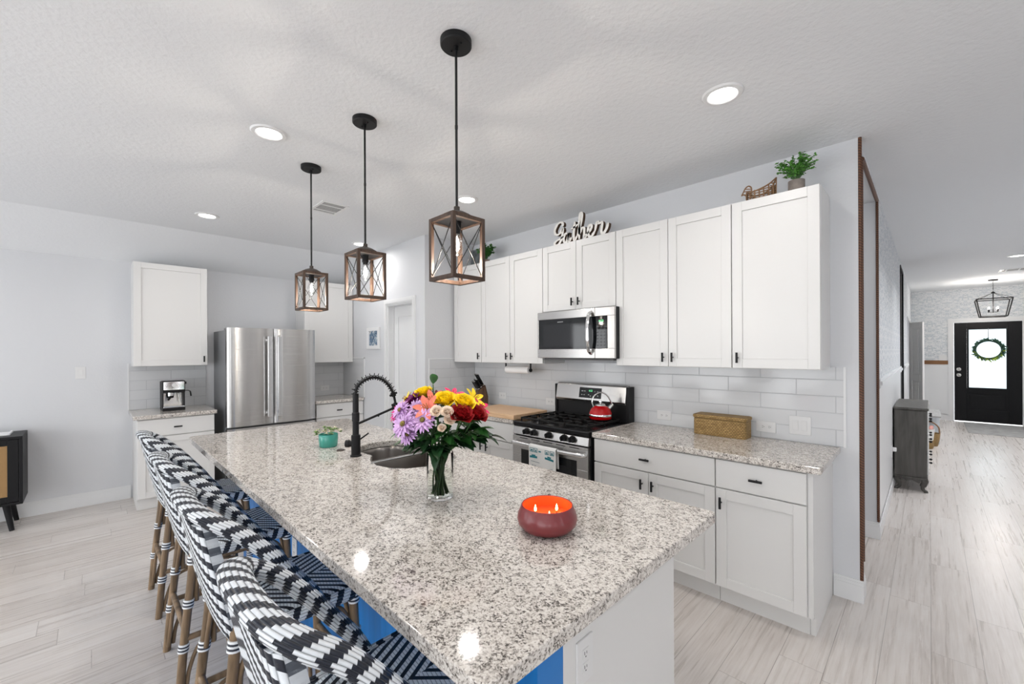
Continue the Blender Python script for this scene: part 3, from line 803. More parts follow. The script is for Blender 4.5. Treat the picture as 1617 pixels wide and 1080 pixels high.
# coil spring round the hose
P = [Vector(p) for p in arch]; L_ = [0]
for i in range(1, len(P)): L_.append(L_[-1] + (P[i] - P[i - 1]).length)
def at_len(s_):
    for i in range(1, len(P)):
        if L_[i] >= s_: t = (s_ - L_[i - 1]) / (L_[i] - L_[i - 1]); return P[i - 1].lerp(P[i], t), (P[i] - P[i - 1]).normalized()
    return P[-1], (P[-1] - P[-2]).normalized()
sp_m = MB(); coil = []; turns = 20; smax = L_[-1] * .80
for i in range(turns * 10 + 1):
    s_ = smax * i / (turns * 10); p, t = at_len(s_); nx = Vector((1, 0, 0)); nb = t.cross(nx); a = 2 * PI * i / 10
    coil.append(tuple(p + nx * (.0135 * math.cos(a)) + nb * (.0135 * math.sin(a))))
sp_m.tube(coil, .0024, 6)
for k in range(15):
    p, t = at_len(smax * (k + .3) / 15); nb = t.cross(Vector((1, 0, 0))); nb = nb if nb.dot(p - Vector((fx, fy + .125, 1.22))) > 0 else -nb
    sp_m.tube([tuple(p + nb * .010), tuple(p + nb * .026)], .0022, 6)
sp_m.build('spring', MATTE, FA, smooth=60)
for s_, r_ in ((L_[-1] * .80, .014), (L_[-1] * .955, .012)):
    m = MB(); p, t = at_len(s_); m.cyl(tuple(p - t * .012), tuple(p + t * .012), r_); m.cyl(tuple(p - t.cross(Vector((1, 0, 0))) * .024), tuple(p + t.cross(Vector((1, 0, 0))) * .024), .007)
    m.build('hose_clip', MATTE, FA, smooth=40)
MB().lathe([(0, 0), (.016, 0), (.018, .01), (.0145, .05), (.0125, .125), (0, .125)], (fx, fy + .252, 1.045), 18).build('spray_head', MATTE, FA, smooth=40)
MB().cyl((fx, fy + .015, 1.098), (fx, fy + .248, 1.167), .0068).cyl((fx, fy + .236, 1.165), (fx, fy + .268, 1.165), .016).cyl((fx, fy + .14, 1.135), (fx, fy + .14, 1.123), .004).build('support_arm', MATTE, FA, smooth=40)
MB().cyl((fx, fy, .985), (fx - .030, fy - .030, .985), .018).cyl((fx - .026, fy - .026, .985), (fx - .040, fy - .040, .985), .021).build('control_knob', MATTE, FA, smooth=40)
MB().cyl((fx, fy + .02, 1.003), (fx + .004, fy + .075, 1.035), .0045).build('lever', MATTE, FA, smooth=40)
dc = MB().lathe([(0, 0), (.024, 0), (.024, .003), (.02, .006), (0, .006)], (-2.528, 1.063, .914), 24).build('sink_hole_cover', mat('dark_bronze', (.05, .035, .03), .35, metal=.6), smooth=40)
tag(dc, 'small dark round hole cover on the island beside the teal pot', 'hole cover')

# ================================================================== fridge
FR = thing('refrigerator', 'stainless steel french-door refrigerator against the left wall', 'refrigerator', (-5.55, 1.443, 0))
MB().box(-5.90, -5.287, 1.003, 1.884, .02, 1.752).build('body', STEELG, FR, bevel=.006, label='grey steel sides')
def bulge_door(y0, y1, z0, z1, nm='door'):
    m = MB(); fr = lambda u, v: (-5.206 + .016 * (1 - (2 * u - 1) ** 2) - .014 * (abs(2 * u - 1) ** 8), y0 + (y1 - y0) * u, z0 + (z1 - z0) * v)
    n = 24
    for j in range(2):
        for i in range(n + 1): m.v.append(fr(i / n, j))
    for j in range(2):
        for i in range(n + 1): m.v.append((-5.284, y0 + (y1 - y0) * i / n, (z0, z1)[j]))
    W = n + 1
    for i in range(n):
        m._f((i, i + 1, W + i + 1, W + i)); m._f((2 * W + i, 3 * W + i, 3 * W + i + 1, 2 * W + i + 1))
        m._f((i, 2 * W + i, 2 * W + i + 1, i + 1)); m._f((W + i, W + i + 1, 3 * W + i + 1, 3 * W + i))
    m._f((0, W, 3 * W, 2 * W)); m._f((n, 2 * W + n, 3 * W + n, W + n))
    return m.build(nm, STEEL, FR, smooth=35)
dA = bulge_door(1.0, 1.441, .72, 1.775); dB = bulge_door(1.449, 1.888, .72, 1.775)
fz = bulge_door(1.0, 1.888, .06, .70, 'freezer_drawer')
def fr_handle(y, parent):
    m = MB().box(-5.152, -5.134, y - .022, y + .022, .80, 1.69)
    m.box(-5.192, -5.152, y - .012, y + .012, .83, .86).box(-5.192, -5.152, y - .012, y + .012, 1.63, 1.66)
    m.build('door_handle', ALU, parent, bevel=.006, label='bright steel bar handle')
fr_handle(1.386, dA); fr_handle(1.486, dB)
MB().box(-5.16, -5.14, 1.1, 1.79, .61, .65).box(-5.195, -5.16, 1.14, 1.17, .615, .645).box(-5.195, -5.16, 1.72, 1.75, .615, .645).build('door_handle', ALU, fz, bevel=.006)
MB().box(-5.199, -5.196, 1.72, 1.79, 1.665, 1.675).build('badge', mat('badge_dark', (.08, .08, .09), .3), dB, label='small dark maker badge')
MB().box(-5.40, -5.29, 1.01, 1.07, 1.752, 1.774).box(-5.40, -5.29, 1.81, 1.87, 1.752, 1.774).build('hinge_cover', STEELG, FR, bevel=.004)

# ================================================================== microwave
MW = thing('microwave', 'stainless over-range microwave above the cooktop', 'microwave', (-2.106, 3.03, 1.45))
Fm = lambda u, o, z: (u, 2.833 - o, z)
MB().box(-2.498, -1.714, 2.862, YB - .01, 1.447, 1.855).build('body', MATTE, MW, bevel=.004, label='black casing')
MB().box(-2.46, -1.75, 2.88, 3.18, 1.432, 1.447).build('underside_vent', mat('vent_grey', (.10, .10, .10), .5), MW)
dm = MB().box(-2.498, -1.893, -.028, 0, 1.785, 1.852, Fm).box(-2.498, -1.893, -.028, 0, 1.45, 1.527, Fm).box(-2.498, -2.485, -.028, 0, 1.527, 1.785, Fm)
DM = dm.build('door', STEEL, MW, bevel=.003)
MB().box(-2.485, -1.893, -.026, -.001, 1.527, 1.785, Fm).build('window', BLKGLASS, DM, label='black glass window')
MB().box(-2.43, -1.97, -.001, .0005, 1.55, 1.74, Fm).build('window_screen', mat('mw_screen', (.012, .013, .015), .06), DM)
hp = spline([(-1.93, -.004, 1.826), (-1.928, .030, 1.80), (-1.928, .052, 1.72), (-1.928, .056, 1.655), (-1.928, .052, 1.58), (-1.928, .030, 1.51), (-1.93, -.004, 1.484)], 6)
MB().tube([Fm(*p) for p in hp], [(.010, .017)] * len(hp), 10, up=(0, -1, 0)).build('door_handle', CHROME, DM, smooth=50, label='bowed chrome handle')
MB().box(-1.890, -1.714, -.028, 0, 1.785, 1.852, Fm).box(-1.890, -1.714, -.028, 0, 1.45, 1.527, Fm).box(-1.776, -1.714, -.028, 0, 1.527, 1.785, Fm).build('control_frame', STEEL, MW, bevel=.003)
PN = MB().box(-1.890, -1.776, -.026, -.001, 1.527, 1.785, Fm).build('control_panel', BLKGLASS, MW)
GREEN = mat('green_digits', (.1, .5, .2), .5, emit=((.15, .85, .35), 1.4))
GREYINK = mat('pale_print', (.40, .41, .42), .5)
def text_obj(name, body, size, T, m, parent=None, ext=.0004, align='CENTER'):
    cu = bpy.data.curves.new('t', 'FONT'); cu.body = body; cu.size = size; cu.extrude = ext; cu.align_x = align; cu.align_y = 'CENTER'
    to = bpy.data.objects.new('t', cu); COL.objects.link(to); bpy.context.view_layer.update()
    me = bpy.data.meshes.new_from_object(to.evaluated_get(bpy.context.evaluated_depsgraph_get()))
    bpy.data.objects.remove(to); bpy.data.curves.remove(cu)
    off = LOC.get(parent.name, (0, 0, 0)) if parent else (0, 0, 0)
    for v_ in me.vertices:
        q = T(*v_.co); v_.co = (q[0] - off[0], q[1] - off[1], q[2] - off[2])
    me.materials.clear(); me.materials.append(m); me.name = name
    o = bpy.data.objects.new(name, me); COL.objects.link(o)
    if parent: o.parent = parent; LOC[o.name] = off
    return o
text_obj('clock_digits', '4:53', .026, lambda x, y, z: Fm(-1.833 + x, .0004 + z, 1.745 + y), GREEN, PN)
m = MB()
for r_ in range(6):
    for c_ in range(3): m.box(-1.872 + c_ * .032, -1.858 + c_ * .032, -.001, .0004, 1.55 + r_ * .026, 1.557 + r_ * .026, Fm)
m.build('key_print', mat('dim_print', (.06, .065, .07), .5), PN)
MB().box(-2.27, -2.21, -.001, .0006, 1.756, 1.761, Fm).build('door_badge', GREYINK, DM)

# ================================================================== range
RG = thing('gas_range', 'stainless steel gas range with black cooktop between the counters', 'range', (-2.14, 2.9, 0))
X0, X1 = -2.548, -1.770
MB().box(X0, X1, 2.60, 3.20, .02, .868).build('body', MATTE, RG, bevel=.002, label='black side panels')
MB().box(X0, X1, 2.565, 3.13, .869, .915).build('cooktop', mat('cooktop_black', (.006, .006, .007), .22, spec=.3), RG, bevel=.012, segs=3)
Fr = lambda u, o, z: (u, 2.56 - o, z)
KP = MB().prism([(-.04, .805), (.0, .805), (-.012, .868), (-.04, .868)], X0 + .002, X1 - .002, T=lambda a, b_, z: Fr(z, a, b_)).build('control_panel', STEEL, RG, bevel=.003)
for kx in (-2.386, -2.301, -2.146, -1.994, -1.916):
    MB().cyl(Fr(kx, -.008, .842), Fr(kx, .004, .842), .026, n=20).cyl(Fr(kx, .004, .842), Fr(kx, .030, .841), .022, .020, n=20).box(kx - .005, kx + .005, .028, .040, .823, .860, Fr).build('knob', MATTE, RG, smooth=35)
OD = MB().box(X0 + .004, X1 - .004, -.035, .002, .625, .795, Fr).box(X0 + .004, -2.395, -.035, .002, .30, .625, Fr).box(-1.925, X1 - .004, -.035, .002, .30, .625, Fr).box(-2.395, -1.925, -.035, .002, .17, .30, Fr).box(X0 + .004, -2.395, -.035, .002, .17, .30, Fr).box(-1.925, X1 - .004, -.035, .002, .17, .30, Fr)
OD = OD.build('oven_door', STEEL, RG, bevel=.002)
MB().box(-2.445, -1.872, .0005, .0035, .31, .688, Fr).build('oven_window', BLKGLASS, OD, bevel=.001)
MB().box(-2.35, -1.97, .0032, .0042, .36, .63, Fr).build('window_screen', mat('oven_screen', (.025, .025, .027), .2), OD)
m = MB()
for k in range(5): m.box(-2.46 + k * .13, -2.37 + k * .13, .0015, .003, .778, .784, Fr)
m.build('door_vent', SLOT, OD)
hb = [Fr(X0 + .02, .0, .742), Fr(X0 + .03, .028, .742), Fr(X0 + .08, .045, .742), Fr(-2.16, .050, .742), Fr(X1 - .08, .045, .742), Fr(X1 - .03, .028, .742), Fr(X1 - .02, .0, .742)]
MB().tube(spline(hb, 6), [(.017, .012)] * (6 * 6 + 1), 12, up=(0, 0, 1)).build('door_handle', ALU, OD, smooth=50)
MB().box(X0 + .004, X1 - .004, -.035, .002, .03, .16, Fr).build('lower_drawer', STEEL, RG, bevel=.003)
# backguard
BG = MB().prism([(3.128, 1.052), (3.112, 1.075), (3.138, 1.205), (3.158, 1.216), (3.20, 1.216), (3.20, 1.052)], -2.520, -1.785, T=lambda a, b_, z: (z, a, b_)).build('backguard', STEEL, RG, bevel=.006)
MB().prism([(3.15, .90), (3.15, 1.055), (3.205, 1.055), (3.205, .90)], X0 + .02, -1.788, T=lambda a, b_, z: (z, a, b_)).box(-1.784, -1.757, 3.125, 3.215, .90, 1.205).box(-2.545, -2.522, 3.135, 3.215, .90, 1.20).build('backguard_base', MATTE, RG, bevel=.003)
def Tbg(u, o, z):  # on the sloped face
    t = (z - 1.075) / .13; return (u, 3.112 + .026 * t - o, z)
DP = MB().quad([Tbg(-2.252, .003, 1.092), Tbg(-2.022, .003, 1.092), Tbg(-2.022, .003, 1.182), Tbg(-2.252, .003, 1.182)]).quad([Tbg(-2.252, 0, 1.092), Tbg(-2.252, 0, 1.182), Tbg(-2.022, 0, 1.182), Tbg(-2.022, 0, 1.092)])
for a, b_ in (((-2.252, 1.092), (-2.022, 1.092)), ((-2.022, 1.092), (-2.022, 1.182)), ((-2.022, 1.182), (-2.252, 1.182)), ((-2.252, 1.182), (-2.252, 1.092))):
    DP.quad([Tbg(a[0], 0, a[1]), Tbg(b_[0], 0, b_[1]), Tbg(b_[0], .003, b_[1]), Tbg(a[0], .003, a[1])])
DP = DP.build('display_panel', BLKGLASS, RG)
text_obj('clock_digits', '4:53', .022, lambda x, y, z: Tbg(-2.132 + x, .0036 + z, 1.155 + y), GREEN, DP)
m = MB()
for (u, z, w_) in ((-2.228, 1.150, .018), (-2.202, 1.150, .018), (-2.228, 1.118, .012), (-2.202, 1.118, .012), (-2.155, 1.12, .012), (-2.135, 1.11, .012), (-2.09, 1.15, .006), (-2.065, 1.15, .016), (-2.04, 1.15, .012), (-2.06, 1.115, .012)):
    m.quad([Tbg(u, .0036, z - .004), Tbg(u + w_, .0036, z - .004), Tbg(u + w_, .0036, z + .004), Tbg(u, .0036, z + .004)])
m.build('key_print', GREYINK, DP)
IRON = mat('cast_iron', (.006, .006, .006), .45, spec=.25)
for gx0, gx1 in ((-2.505, -2.292), (-2.284, -2.034), (-2.026, -1.813)):
    m = MB(); z0, z1 = .930, .944; gy0, gy1 = 2.615, 3.095; b_ = .011
    m.box(gx0, gx1, gy0, gy0 + b_, z0, z1).box(gx0, gx1, gy1 - b_, gy1, z0, z1).box(gx0, gx0 + b_, gy0 + b_, gy1 - b_, z0, z1).box(gx1 - b_, gx1, gy0 + b_, gy1 - b_, z0, z1)
    mx_ = (gx0 + gx1) / 2; my = (gy0 + gy1) / 2
    m.box(gx0 + b_, gx1 - b_, my - .006, my + .006, z0, z1)
    for cy in (gy0 + .12, gy1 - .12):
        for dx, dy in ((1, 0), (-1, 0), (0, 1), (0, -1)):
            if dx: m.box(mx_ + dx * .03, (gx1 - b_) if dx > 0 else gx0 + b_, cy - .005, cy + .005, z0, z1 + .004)
            else: m.box(mx_ - .005, mx_ + .005, cy + dy * .03, cy + dy * .107, z0, z1 + .004)
    for x_ in (gx0 + .006, gx1 - .006):
        for y_ in (gy0 + .006, gy1 - .006, my): m.box(x_ - .006, x_ + .006, y_ - .006, y_ + .006, .9155, z0)
    m.build('burner_grate', IRON, RG, bevel=.003)
for bx, by, br in ((-2.4, 2.735, .045), (-2.4, 2.975, .036), (-2.159, 2.855, .05), (-1.92, 2.735, .05), (-1.92, 2.975, .03)):
    MB().lathe([(0, 0), (br, 0), (br, .006), (br * .82, .008), (br * .8, .013), (br * .6, .015), (0, .015)], (bx, by, .9155), 20).build('burner_cap', IRON, RG, smooth=40)

# ---- kettle
KX, KY, KZ = -1.925, 2.962, .948
KT = thing('kettle', 'shiny red whistling kettle on the back right burner', 'kettle', (KX, KY, KZ))
RED = mat('red_enamel', (.42, .0015, .003), .10, coat=.35, spec=.3)
MB().lathe([(0, 0), (.082, 0), (.091, .008), (.094, .03), (.092, .052), (.080, .082), (.060, .102), (.040, .112), (0, .114)], (KX, KY, KZ), 36).build('body', RED, KT, smooth=50)
MB().lathe([(.0945, .026), (.0955, .028), (.0955, .042), (.094, .044)], (KX, KY, KZ), 36).build('steel_band', CHROME, KT, smooth=50)
MB().lathe([(.042, .110), (.040, .118), (.020, .126), (.008, .128), (.008, .136), (.014, .142), (.013, .150), (0, .153)], (KX, KY, KZ), 24).build('lid', CHROME, KT, smooth=50)
ux, uy = .62, .78
sp0 = (KX + ux * .065, KY + uy * .065, KZ + .082)
MB().tube([sp0, (KX + ux * .092, KY + uy * .092, KZ + .107), (KX + ux * .105, KY + uy * .105, KZ + .118)], [.02, .016, .013], 14).build('spout', CHROME, KT, smooth=50)
ha = spline([(KX - ux * .062, KY - uy * .062, KZ + .098), (KX - ux * .072, KY - uy * .072, KZ + .14), (KX - ux * .055, KY - uy * .055, KZ + .19), (KX - ux * .005, KY - uy * .005, KZ + .218), (KX + ux * .05, KY + uy * .05, KZ + .20), (KX + ux * .085, KY + uy * .085, KZ + .15), (KX + ux * .098, KY + uy * .098, KZ + .118)], 6)
MB().tube(ha, [(.006, .009)] * len(ha), 10, up=(0, 0, 1)).build('handle', CHROME, KT, smooth=50, label='looped chrome handle')

# ---- tea towel over the oven handle
TW = thing('tea_towel', 'white tea towel printed with teal pictures, hanging on the oven handle', 'towel', (-2.16, 2.51, .58))
g = NT('towel_cloth'); g.base(g.ramp(g.n('TexCoord').outputs['Object'], [(0, (.80, .80, .78)), (1, (.80, .80, .78))])); g.rough(.9)
CLOTH = mat('towel_cotton', (.80, .80, .78), .9, bump=(400, .3, .001))
prof = [(2.53, .60), (2.528, .70), (2.528, .742), (2.522, .757), (2.510, .763), (2.497, .757), (2.491, .742), (2.4905, .68), (2.492, .60), (2.494, .52), (2.493, .45)]
def tw(u, v):
    i = min(int(v * (len(prof) - 1)), len(prof) - 2); t = v * (len(prof) - 1) - i
    y = prof[i][0] * (1 - t) + prof[i + 1][0] * t; z = prof[i][1] * (1 - t) + prof[i + 1][1] * t
    return (-2.297 + .277 * u, y + .003 * math.sin(u * 9) * min(1, max(0, (.75 - z) * 8)), z)
towel = MB().grid(tw, 20, 40).build('cloth', CLOTH, TW, smooth=60)
towel.modifiers.new('thickness', 'SOLIDIFY').thickness = .0016
TEAL = mat('teal_ink', (.02, .20, .24), .8); NAVY = mat('navy_ink', (.03, .06, .10), .8)
def on_towel(x, z, o=.0026): 
    u = (x + 2.297) / .277
    for i in range(5, len(prof) - 1):
        if prof[i + 1][1] <= z <= prof[i][1]:
            t = (prof[i][1] - z) / (prof[i][1] - prof[i + 1][1]); y = prof[i][0] * (1 - t) + prof[i + 1][0] * t; break
    else: y = 2.491
    return (x, y + .003 * math.sin(u * 9) * min(1, max(0, (.75 - z) * 8)) - o, z)
pr = MB()
def ink(x0, x1, z0, z1, sl=0):
    n = 6
    for i in range(n):
        a, b_ = x0 + (x1 - x0) * i / n, x0 + (x1 - x0) * (i + 1) / n
        pr.quad([on_towel(a, z0 + sl * (a - x0)), on_towel(b_, z0 + sl * (b_ - x0)), on_towel(b_, z1 + sl * (b_ - x0)), on_towel(a, z1 + sl * (a - x0))])
for x0, x1 in ((-2.285, -2.243), (-2.238, -2.203), (-2.125, -2.088), (-2.075, -2.035)):
    for (a, b_, c_, d_) in ((x0, x1, .705, .711), (x0, x1, .735, .738), (x0, x0 + .004, .711, .735), (x1 - .004, x1, .711, .735), (x0 + .01, x1 - .01, .714, .724)): ink(a, b_, c_, d_)
ink(-2.285, -2.205, .655, .672, .05); ink(-2.265, -2.225, .672, .683, .05); ink(-2.125, -2.04, .668, .684, -.12); ink(-2.10, -2.065, .682, .694, -.12); ink(-2.19, -2.165, .712, .722)
pr.build('teal_print', TEAL, TW)
pr = MB(); ink(-2.275, -2.18, .628, .631, -.02)
random.seed(3)
def stroke(x0, z0, x1, z1, wd=.003):
    dx, dz = x1 - x0, z1 - z0; l = math.hypot(dx, dz); nx, nz = -dz / l * wd / 2, dx / l * wd / 2
    pr.quad([on_towel(x0 + nx, z0 + nz), on_towel(x1 + nx, z1 + nz), on_towel(x1 - nx, z1 - nz), on_towel(x0 - nx, z0 - nz)])
for k in range(16):
    x_ = -2.13 + .085 * random.random(); z_ = .47 + .11 * random.random(); stroke(x_, z_, x_ + random.uniform(-.008, .008), z_ + .025)
    stroke(x_, z_ + .01, x_ + random.choice((-1, 1)) * .012, z_ + .022)
for (a, b_, c_, d_) in ((-2.262, .583, -2.262, .603), (-2.262, .603, -2.246, .583), (-2.246, .583, -2.246, .603), (-2.238, .603, -2.230, .593), (-2.222, .603, -2.230, .593), (-2.230, .593, -2.230, .581)): stroke(a, b_, c_, d_)
pr.build('dark_print', NAVY, TW)

# ================================================================== bar stools
def make_stool():
    t = thing('bar_stool', '', 'bar stool', (0, 0, 0), group='woven bistro stools along the island', local=True)
    HW, ZS = .20, .625
    # seat pad: rounded woven square, domed edge
    def sq(u, v):
        x = -.205 + .41 * u; y = -.175 + .385 * v
        k = 1 - .06 * (1 - v); x *= k
        e = max(abs(2 * u - 1), abs(2 * v - 1)); z = ZS - .022 * max(0, (e - .86) / .14) ** 2
        return (x, y, z)
    MB().grid(sq, 24, 24, uvf=lambda u, v: (-.205 + .41 * u, -.175 + .385 * v), two=-.02, nf=lambda u, v: (0, 0, 1)).build('seat', SEAT, t, smooth=60)
    ap = [(.196, .2, .592), (.190, -.215, .592), (-.190, -.215, .592), (-.196, .2, .592)]
    ring = []
    cs = [(.185, .19), (.18, -.155), (-.18, -.155), (-.185, .19)]
    for i, (cx, cy) in enumerate(cs):
        a0 = (90, 0, -90, -180)[i]
        for k in range(6):
            a = R(a0 - 18 * k); ring.append((cx + .018 * math.cos(a), cy + .018 * math.sin(a), .597))
    MB().tube(ring, [(.026, .016)] * len(ring), 12, closed=True, up=(0, 0, 1)).build('seat_apron', WEAVE_APRON, t, smooth=60)
    # back: curved woven panel between the rear posts
    def bk(u, v):
        s_ = 2 * u - 1; x = .206 * s_ * (1 - .06 * v * v)
        y = -.168 - .090 * v ** .9 - .020 * (1 - abs(s_) ** 3) * (1 - .3 * v) + .022 * abs(s_) ** 10
        return (x, y, .622 + .355 * v + .030 * v * (1 - s_ * s_) - .045 * abs(s_) ** 6 * (1 - v))
    MB().grid(bk, 20, 24, uvf=lambda u, v: (u, .40 * v), two=-.030, nf=lambda u, v: (0, 1, 0)).build('backrest', WEAVE_BACK, t, smooth=60)
    # woven rail: sweeps from one side of the seat over the back to the other
    half = [(.212, .085, .612), (.220, .055, .655), (.224, -.005, .735), (.222, -.085, .840), (.213, -.165, .928), (.190, -.238, .985), (.125, -.272, 1.008), (0, -.284, 1.018)]
    path = spline(half + [(-x, y, z) for x, y, z in half[-2::-1]], 7)
    m = len(path); rad = []
    for i in range(m):
        e = min(i, m - 1 - i) / 10; k = min(1, .55 + .45 * e); rad.append((.036 * k, .022 * k))
    MB().tube(path, rad, 16, up=(0, -.5, .8)).build('arm_rail', WEAVE_RAIL, t, smooth=60)
    # cane frame
    WRAP_W = mat('wrap_white', (.78, .80, .82), .4) if 'wrap_white' not in bpy.data.materials else bpy.data.materials['wrap_white']
    WRAP_B = mat('wrap_dark', (.02, .025, .04), .4) if 'wrap_dark' not in bpy.data.materials else bpy.data.materials['wrap_dark']
    def wraps(p, d, r, parent):
        d = Vector(d).normalized(); p = Vector(p)
        m = MB()
        for k in range(5):
            m.mat(0 if k % 2 == 0 else 1).cyl(tuple(p + d * (-.0175 + .007 * k)), tuple(p + d * (-.0175 + .007 * k + .0068)), r, n=14)
        m.build('cane_wrap', [WRAP_W, WRAP_B], parent, smooth=40, label='white and navy wrapped binding')
    for sx in (-1, 1):
        lr = spline([(sx * .212, -.236, 0), (sx * .205, -.216, .25), (sx * .198, -.190, .50), (sx * .194, -.178, .66)], 6)
        leg = MB().tube(lr, .0165, 12).build('leg', RATTAN, t, smooth=50)
        wraps((sx * .2008, -.201, .40), (0, .14, 1), .0205, leg); wraps((sx * .206, -.2195, .215), (0, .1, 1), .0205, leg); wraps((sx * .1957, -.183, .585), (0, .12, 1), .0215, leg)
        lf_ = spline([(sx * .208, .225, 0), (sx * .202, .212, .3), (sx * .194, .200, .60)], 8)
        leg2 = MB().tube(lf_, .0165, 12).build('leg', RATTAN, t, smooth=50)
        wraps((sx * .1995, .208, .44), (0, 0, 1), .0205, leg2); wraps((sx * .206, .219, .215), (0, 0, 1), .0205, leg2); wraps((sx * .196, .203, .575), (0, 0, 1), .0205, leg2)
        # side stretcher and bent braces
        MB().tube([(sx * .206, -.214, .25), (sx * .207, .22, .25)], .0125, 10).build('stretcher', RATTAN, t, smooth=50)
        for ys, y0 in ((-1, -.196), (1, .207)):
            MB().tube(spline([(sx * .196, y0 - ys * .125, .575), (sx * .197, y0 - ys * .06, .555), (sx * .199, y0 - ys * .028, .49), (sx * .2005, y0 - ys * .024, .40)], 6), .0095, 10).build('brace', RATTAN, t, smooth=50)
            MB().tube(spline([(sx * .207, y0 - ys * .15 + (-.02 if ys < 0 else 0), .238), (sx * .207, y0 - ys * .06 + (-.02 if ys < 0 else 0), .21), (sx * .208, y0 - ys * .027 + (-.028 if ys < 0 else 0), .12), (sx * .209, y0 - ys * .02 + (-.035 if ys < 0 else 0), .03)], 6), .0085, 10).build('brace', RATTAN, t, smooth=50)
    for y0 in (-.212, .216):
        MB().tube([(-.204, y0, .285), (.204, y0, .285)], .0125, 10).build('stretcher', RATTAN, t, smooth=50)
        for sx in (-1, 1):
            MB().tube(spline([(sx * .10, y0, .272), (sx * .16, y0, .24), (sx * .185, y0 * (1.04 if y0 < 0 else 1), .15), (sx * .19, y0 * (1.09 if y0 < 0 else 1), .03)], 6), .0085, 10).build('brace', RATTAN, t, smooth=50)
            MB().tube(spline([(sx * .10, y0 * .86, .575), (sx * .15, y0 * .87, .55), (sx * .172, y0 * .90, .48), (sx * .178, y0 * .94, .40)], 6), .0085, 10).build('brace', RATTAN, t, smooth=50)
    return t
ST = make_stool()
stool_spots = [(-3.32, .50, 0, 'woven navy and white rattan bar stool farthest from the camera, beside the white base cabinet'),
               (-2.53, .50, 0, 'second woven navy and white bar stool from the fridge end of the island'),
               (-1.755, .50, 0, 'third woven navy and white bar stool from the fridge end of the island'),
               (-.995, .50, 0, 'nearest woven navy and white bar stool, at the front corner of the island')]
ST.location = stool_spots[0][:3][0], stool_spots[0][1], 0; ST['label'] = stool_spots[0][3]
for x_, y_, a_, lab in stool_spots[1:]: copy_thing(ST, (x_, y_, 0), lab, a_)

# ================================================================== pendant lamps
BULBG = mat('bulb_glow', (1, .95, .88), .1, emit=((1, .93, .84), 14))
BC = NT('bulb_glass'); BC.N.remove(BC.p); o_ = [q for q in BC.N if q.type == 'OUTPUT_MATERIAL'][0]
t_ = BC.n('BsdfTransparent'); g_l = BC.n('BsdfGlossy'); g_l.inputs['Roughness'].default_value = .05; lw = BC.n('LayerWeight'); lw.inputs[0].default_value = .35; mx_ = BC.n('MixShader')
BC.link(BC.math('MULTIPLY', lw.outputs['Facing'], .5), mx_.inputs[0]); BC.link(t_.outputs[0], mx_.inputs[1]); BC.link(g_l.outputs[0], mx_.inputs[2]); BC.link(mx_.outputs[0], o_.inputs[0])
BULBCLEAR = BC.m
def make_pendant():
    t = thing('pendant_lamp', '', 'pendant lamp', (0, 0, 0), group='pendant lamps over the island', local=True)
    H = -.98   # cage bottom below ceiling
    MB().lathe([(0, -.026), (.060, -.026), (.0635, -.022), (.0635, 0), (0, 0)], n=32).cyl((.032, 0, -.032), (.032, 0, -.026), .004).cyl((-.032, 0, -.032), (-.032, 0, -.026), .004).cyl((0, 0, -.045), (0, 0, -.026), .009).build('canopy', MATTE, t, smooth=40)
    MB().cyl((0, 0, -.70), (0, 0, -.04), .0052, n=12).cyl((0, 0, -.36), (0, 0, -.345), .0062, n=12).build('rod', MATTE, t, smooth=40)
    a, pz = .081, .0155; zt, zb = -.727, -.98
    m = MB()
    for sx in (-1, 1):
        for sy in (-1, 1):
            m.box(sx * a, sx * (a - pz), sy * a, sy * (a - pz), zb, zt)
    for z0, z1 in ((zb, zb + pz), (zt - pz, zt)):
        for s_ in (-1, 1):
            m.box(-a + pz, a - pz, s_ * a, s_ * (a - pz), z0, z1); m.box(s_ * a, s_ * (a - pz), -a + pz, a - pz, z0, z1)
    m.build('wooden_frame', LAMPWOOD, t, bevel=.0012)
    m = MB(); r = .0019; q = a - pz / 2
    for s_ in (-1, 1):
        for d in (-1, 1):
            m.tube([(-q * d, s_ * q, zb + .012), (q * d, s_ * q, zt - .012)], r, 6); m.tube([(s_ * q, -q * d, zb + .012), (s_ * q, q * d, zt - .012)], r, 6)
    m.build('cross_wires', MATTE, t, smooth=60)
    MB().box(-a + pz, a - pz, -a + pz, a - pz, zt - .012, zt - .004).build('top_plate', MATTE, t)
    MB().lathe([(.062, 0), (.060, .012), (.035, .026), (.012, .034), (.012, .05), (0, .05)], (0, 0, zt), 28).lathe([(0, 0), (.062, 0)], (0, 0, zt), 28).build('cap', mat('cap_bronze', (.05, .04, .035), .45, metal=.5) if 'cap_bronze' not in bpy.data.materials else bpy.data.materials['cap_bronze'], t, smooth=50)
    MB().cyl((0, 0, zt - .050), (0, 0, zt - .012), .017, n=18).cyl((0, 0, zt - .062), (0, 0, zt - .050), .013, n=18).build('socket', MATTE, t, smooth=40)
    bu = MB().lathe([(0, -.150), (.012, -.148), (.022, -.138), (.0275, -.118), (.026, -.098), (.018, -.075), (.013, -.062), (.0, -.060)], (0, 0, zt), 20).build('bulb', BULBCLEAR, t, smooth=60, label='clear glass bulb')
    MB().lathe([(0, -.132), (.0085, -.122), (.0105, -.105), (.006, -.080), (0, -.066)], (0, 0, zt), 12).build('filament', BULBG, bu, smooth=60, label='glowing filament')
    d = bpy.data.lights.new('bulb_light', 'POINT'); d.energy = BULB_W; d.color = (1, .90, .78); d.shadow_soft_size = .010
    lo = bpy.data.objects.new('bulb_light', d); COL.objects.link(lo); lo.parent = t; lo.location = (0, 0, zt - .18)
    return t
PL = make_pendant(); ZCL = ZC
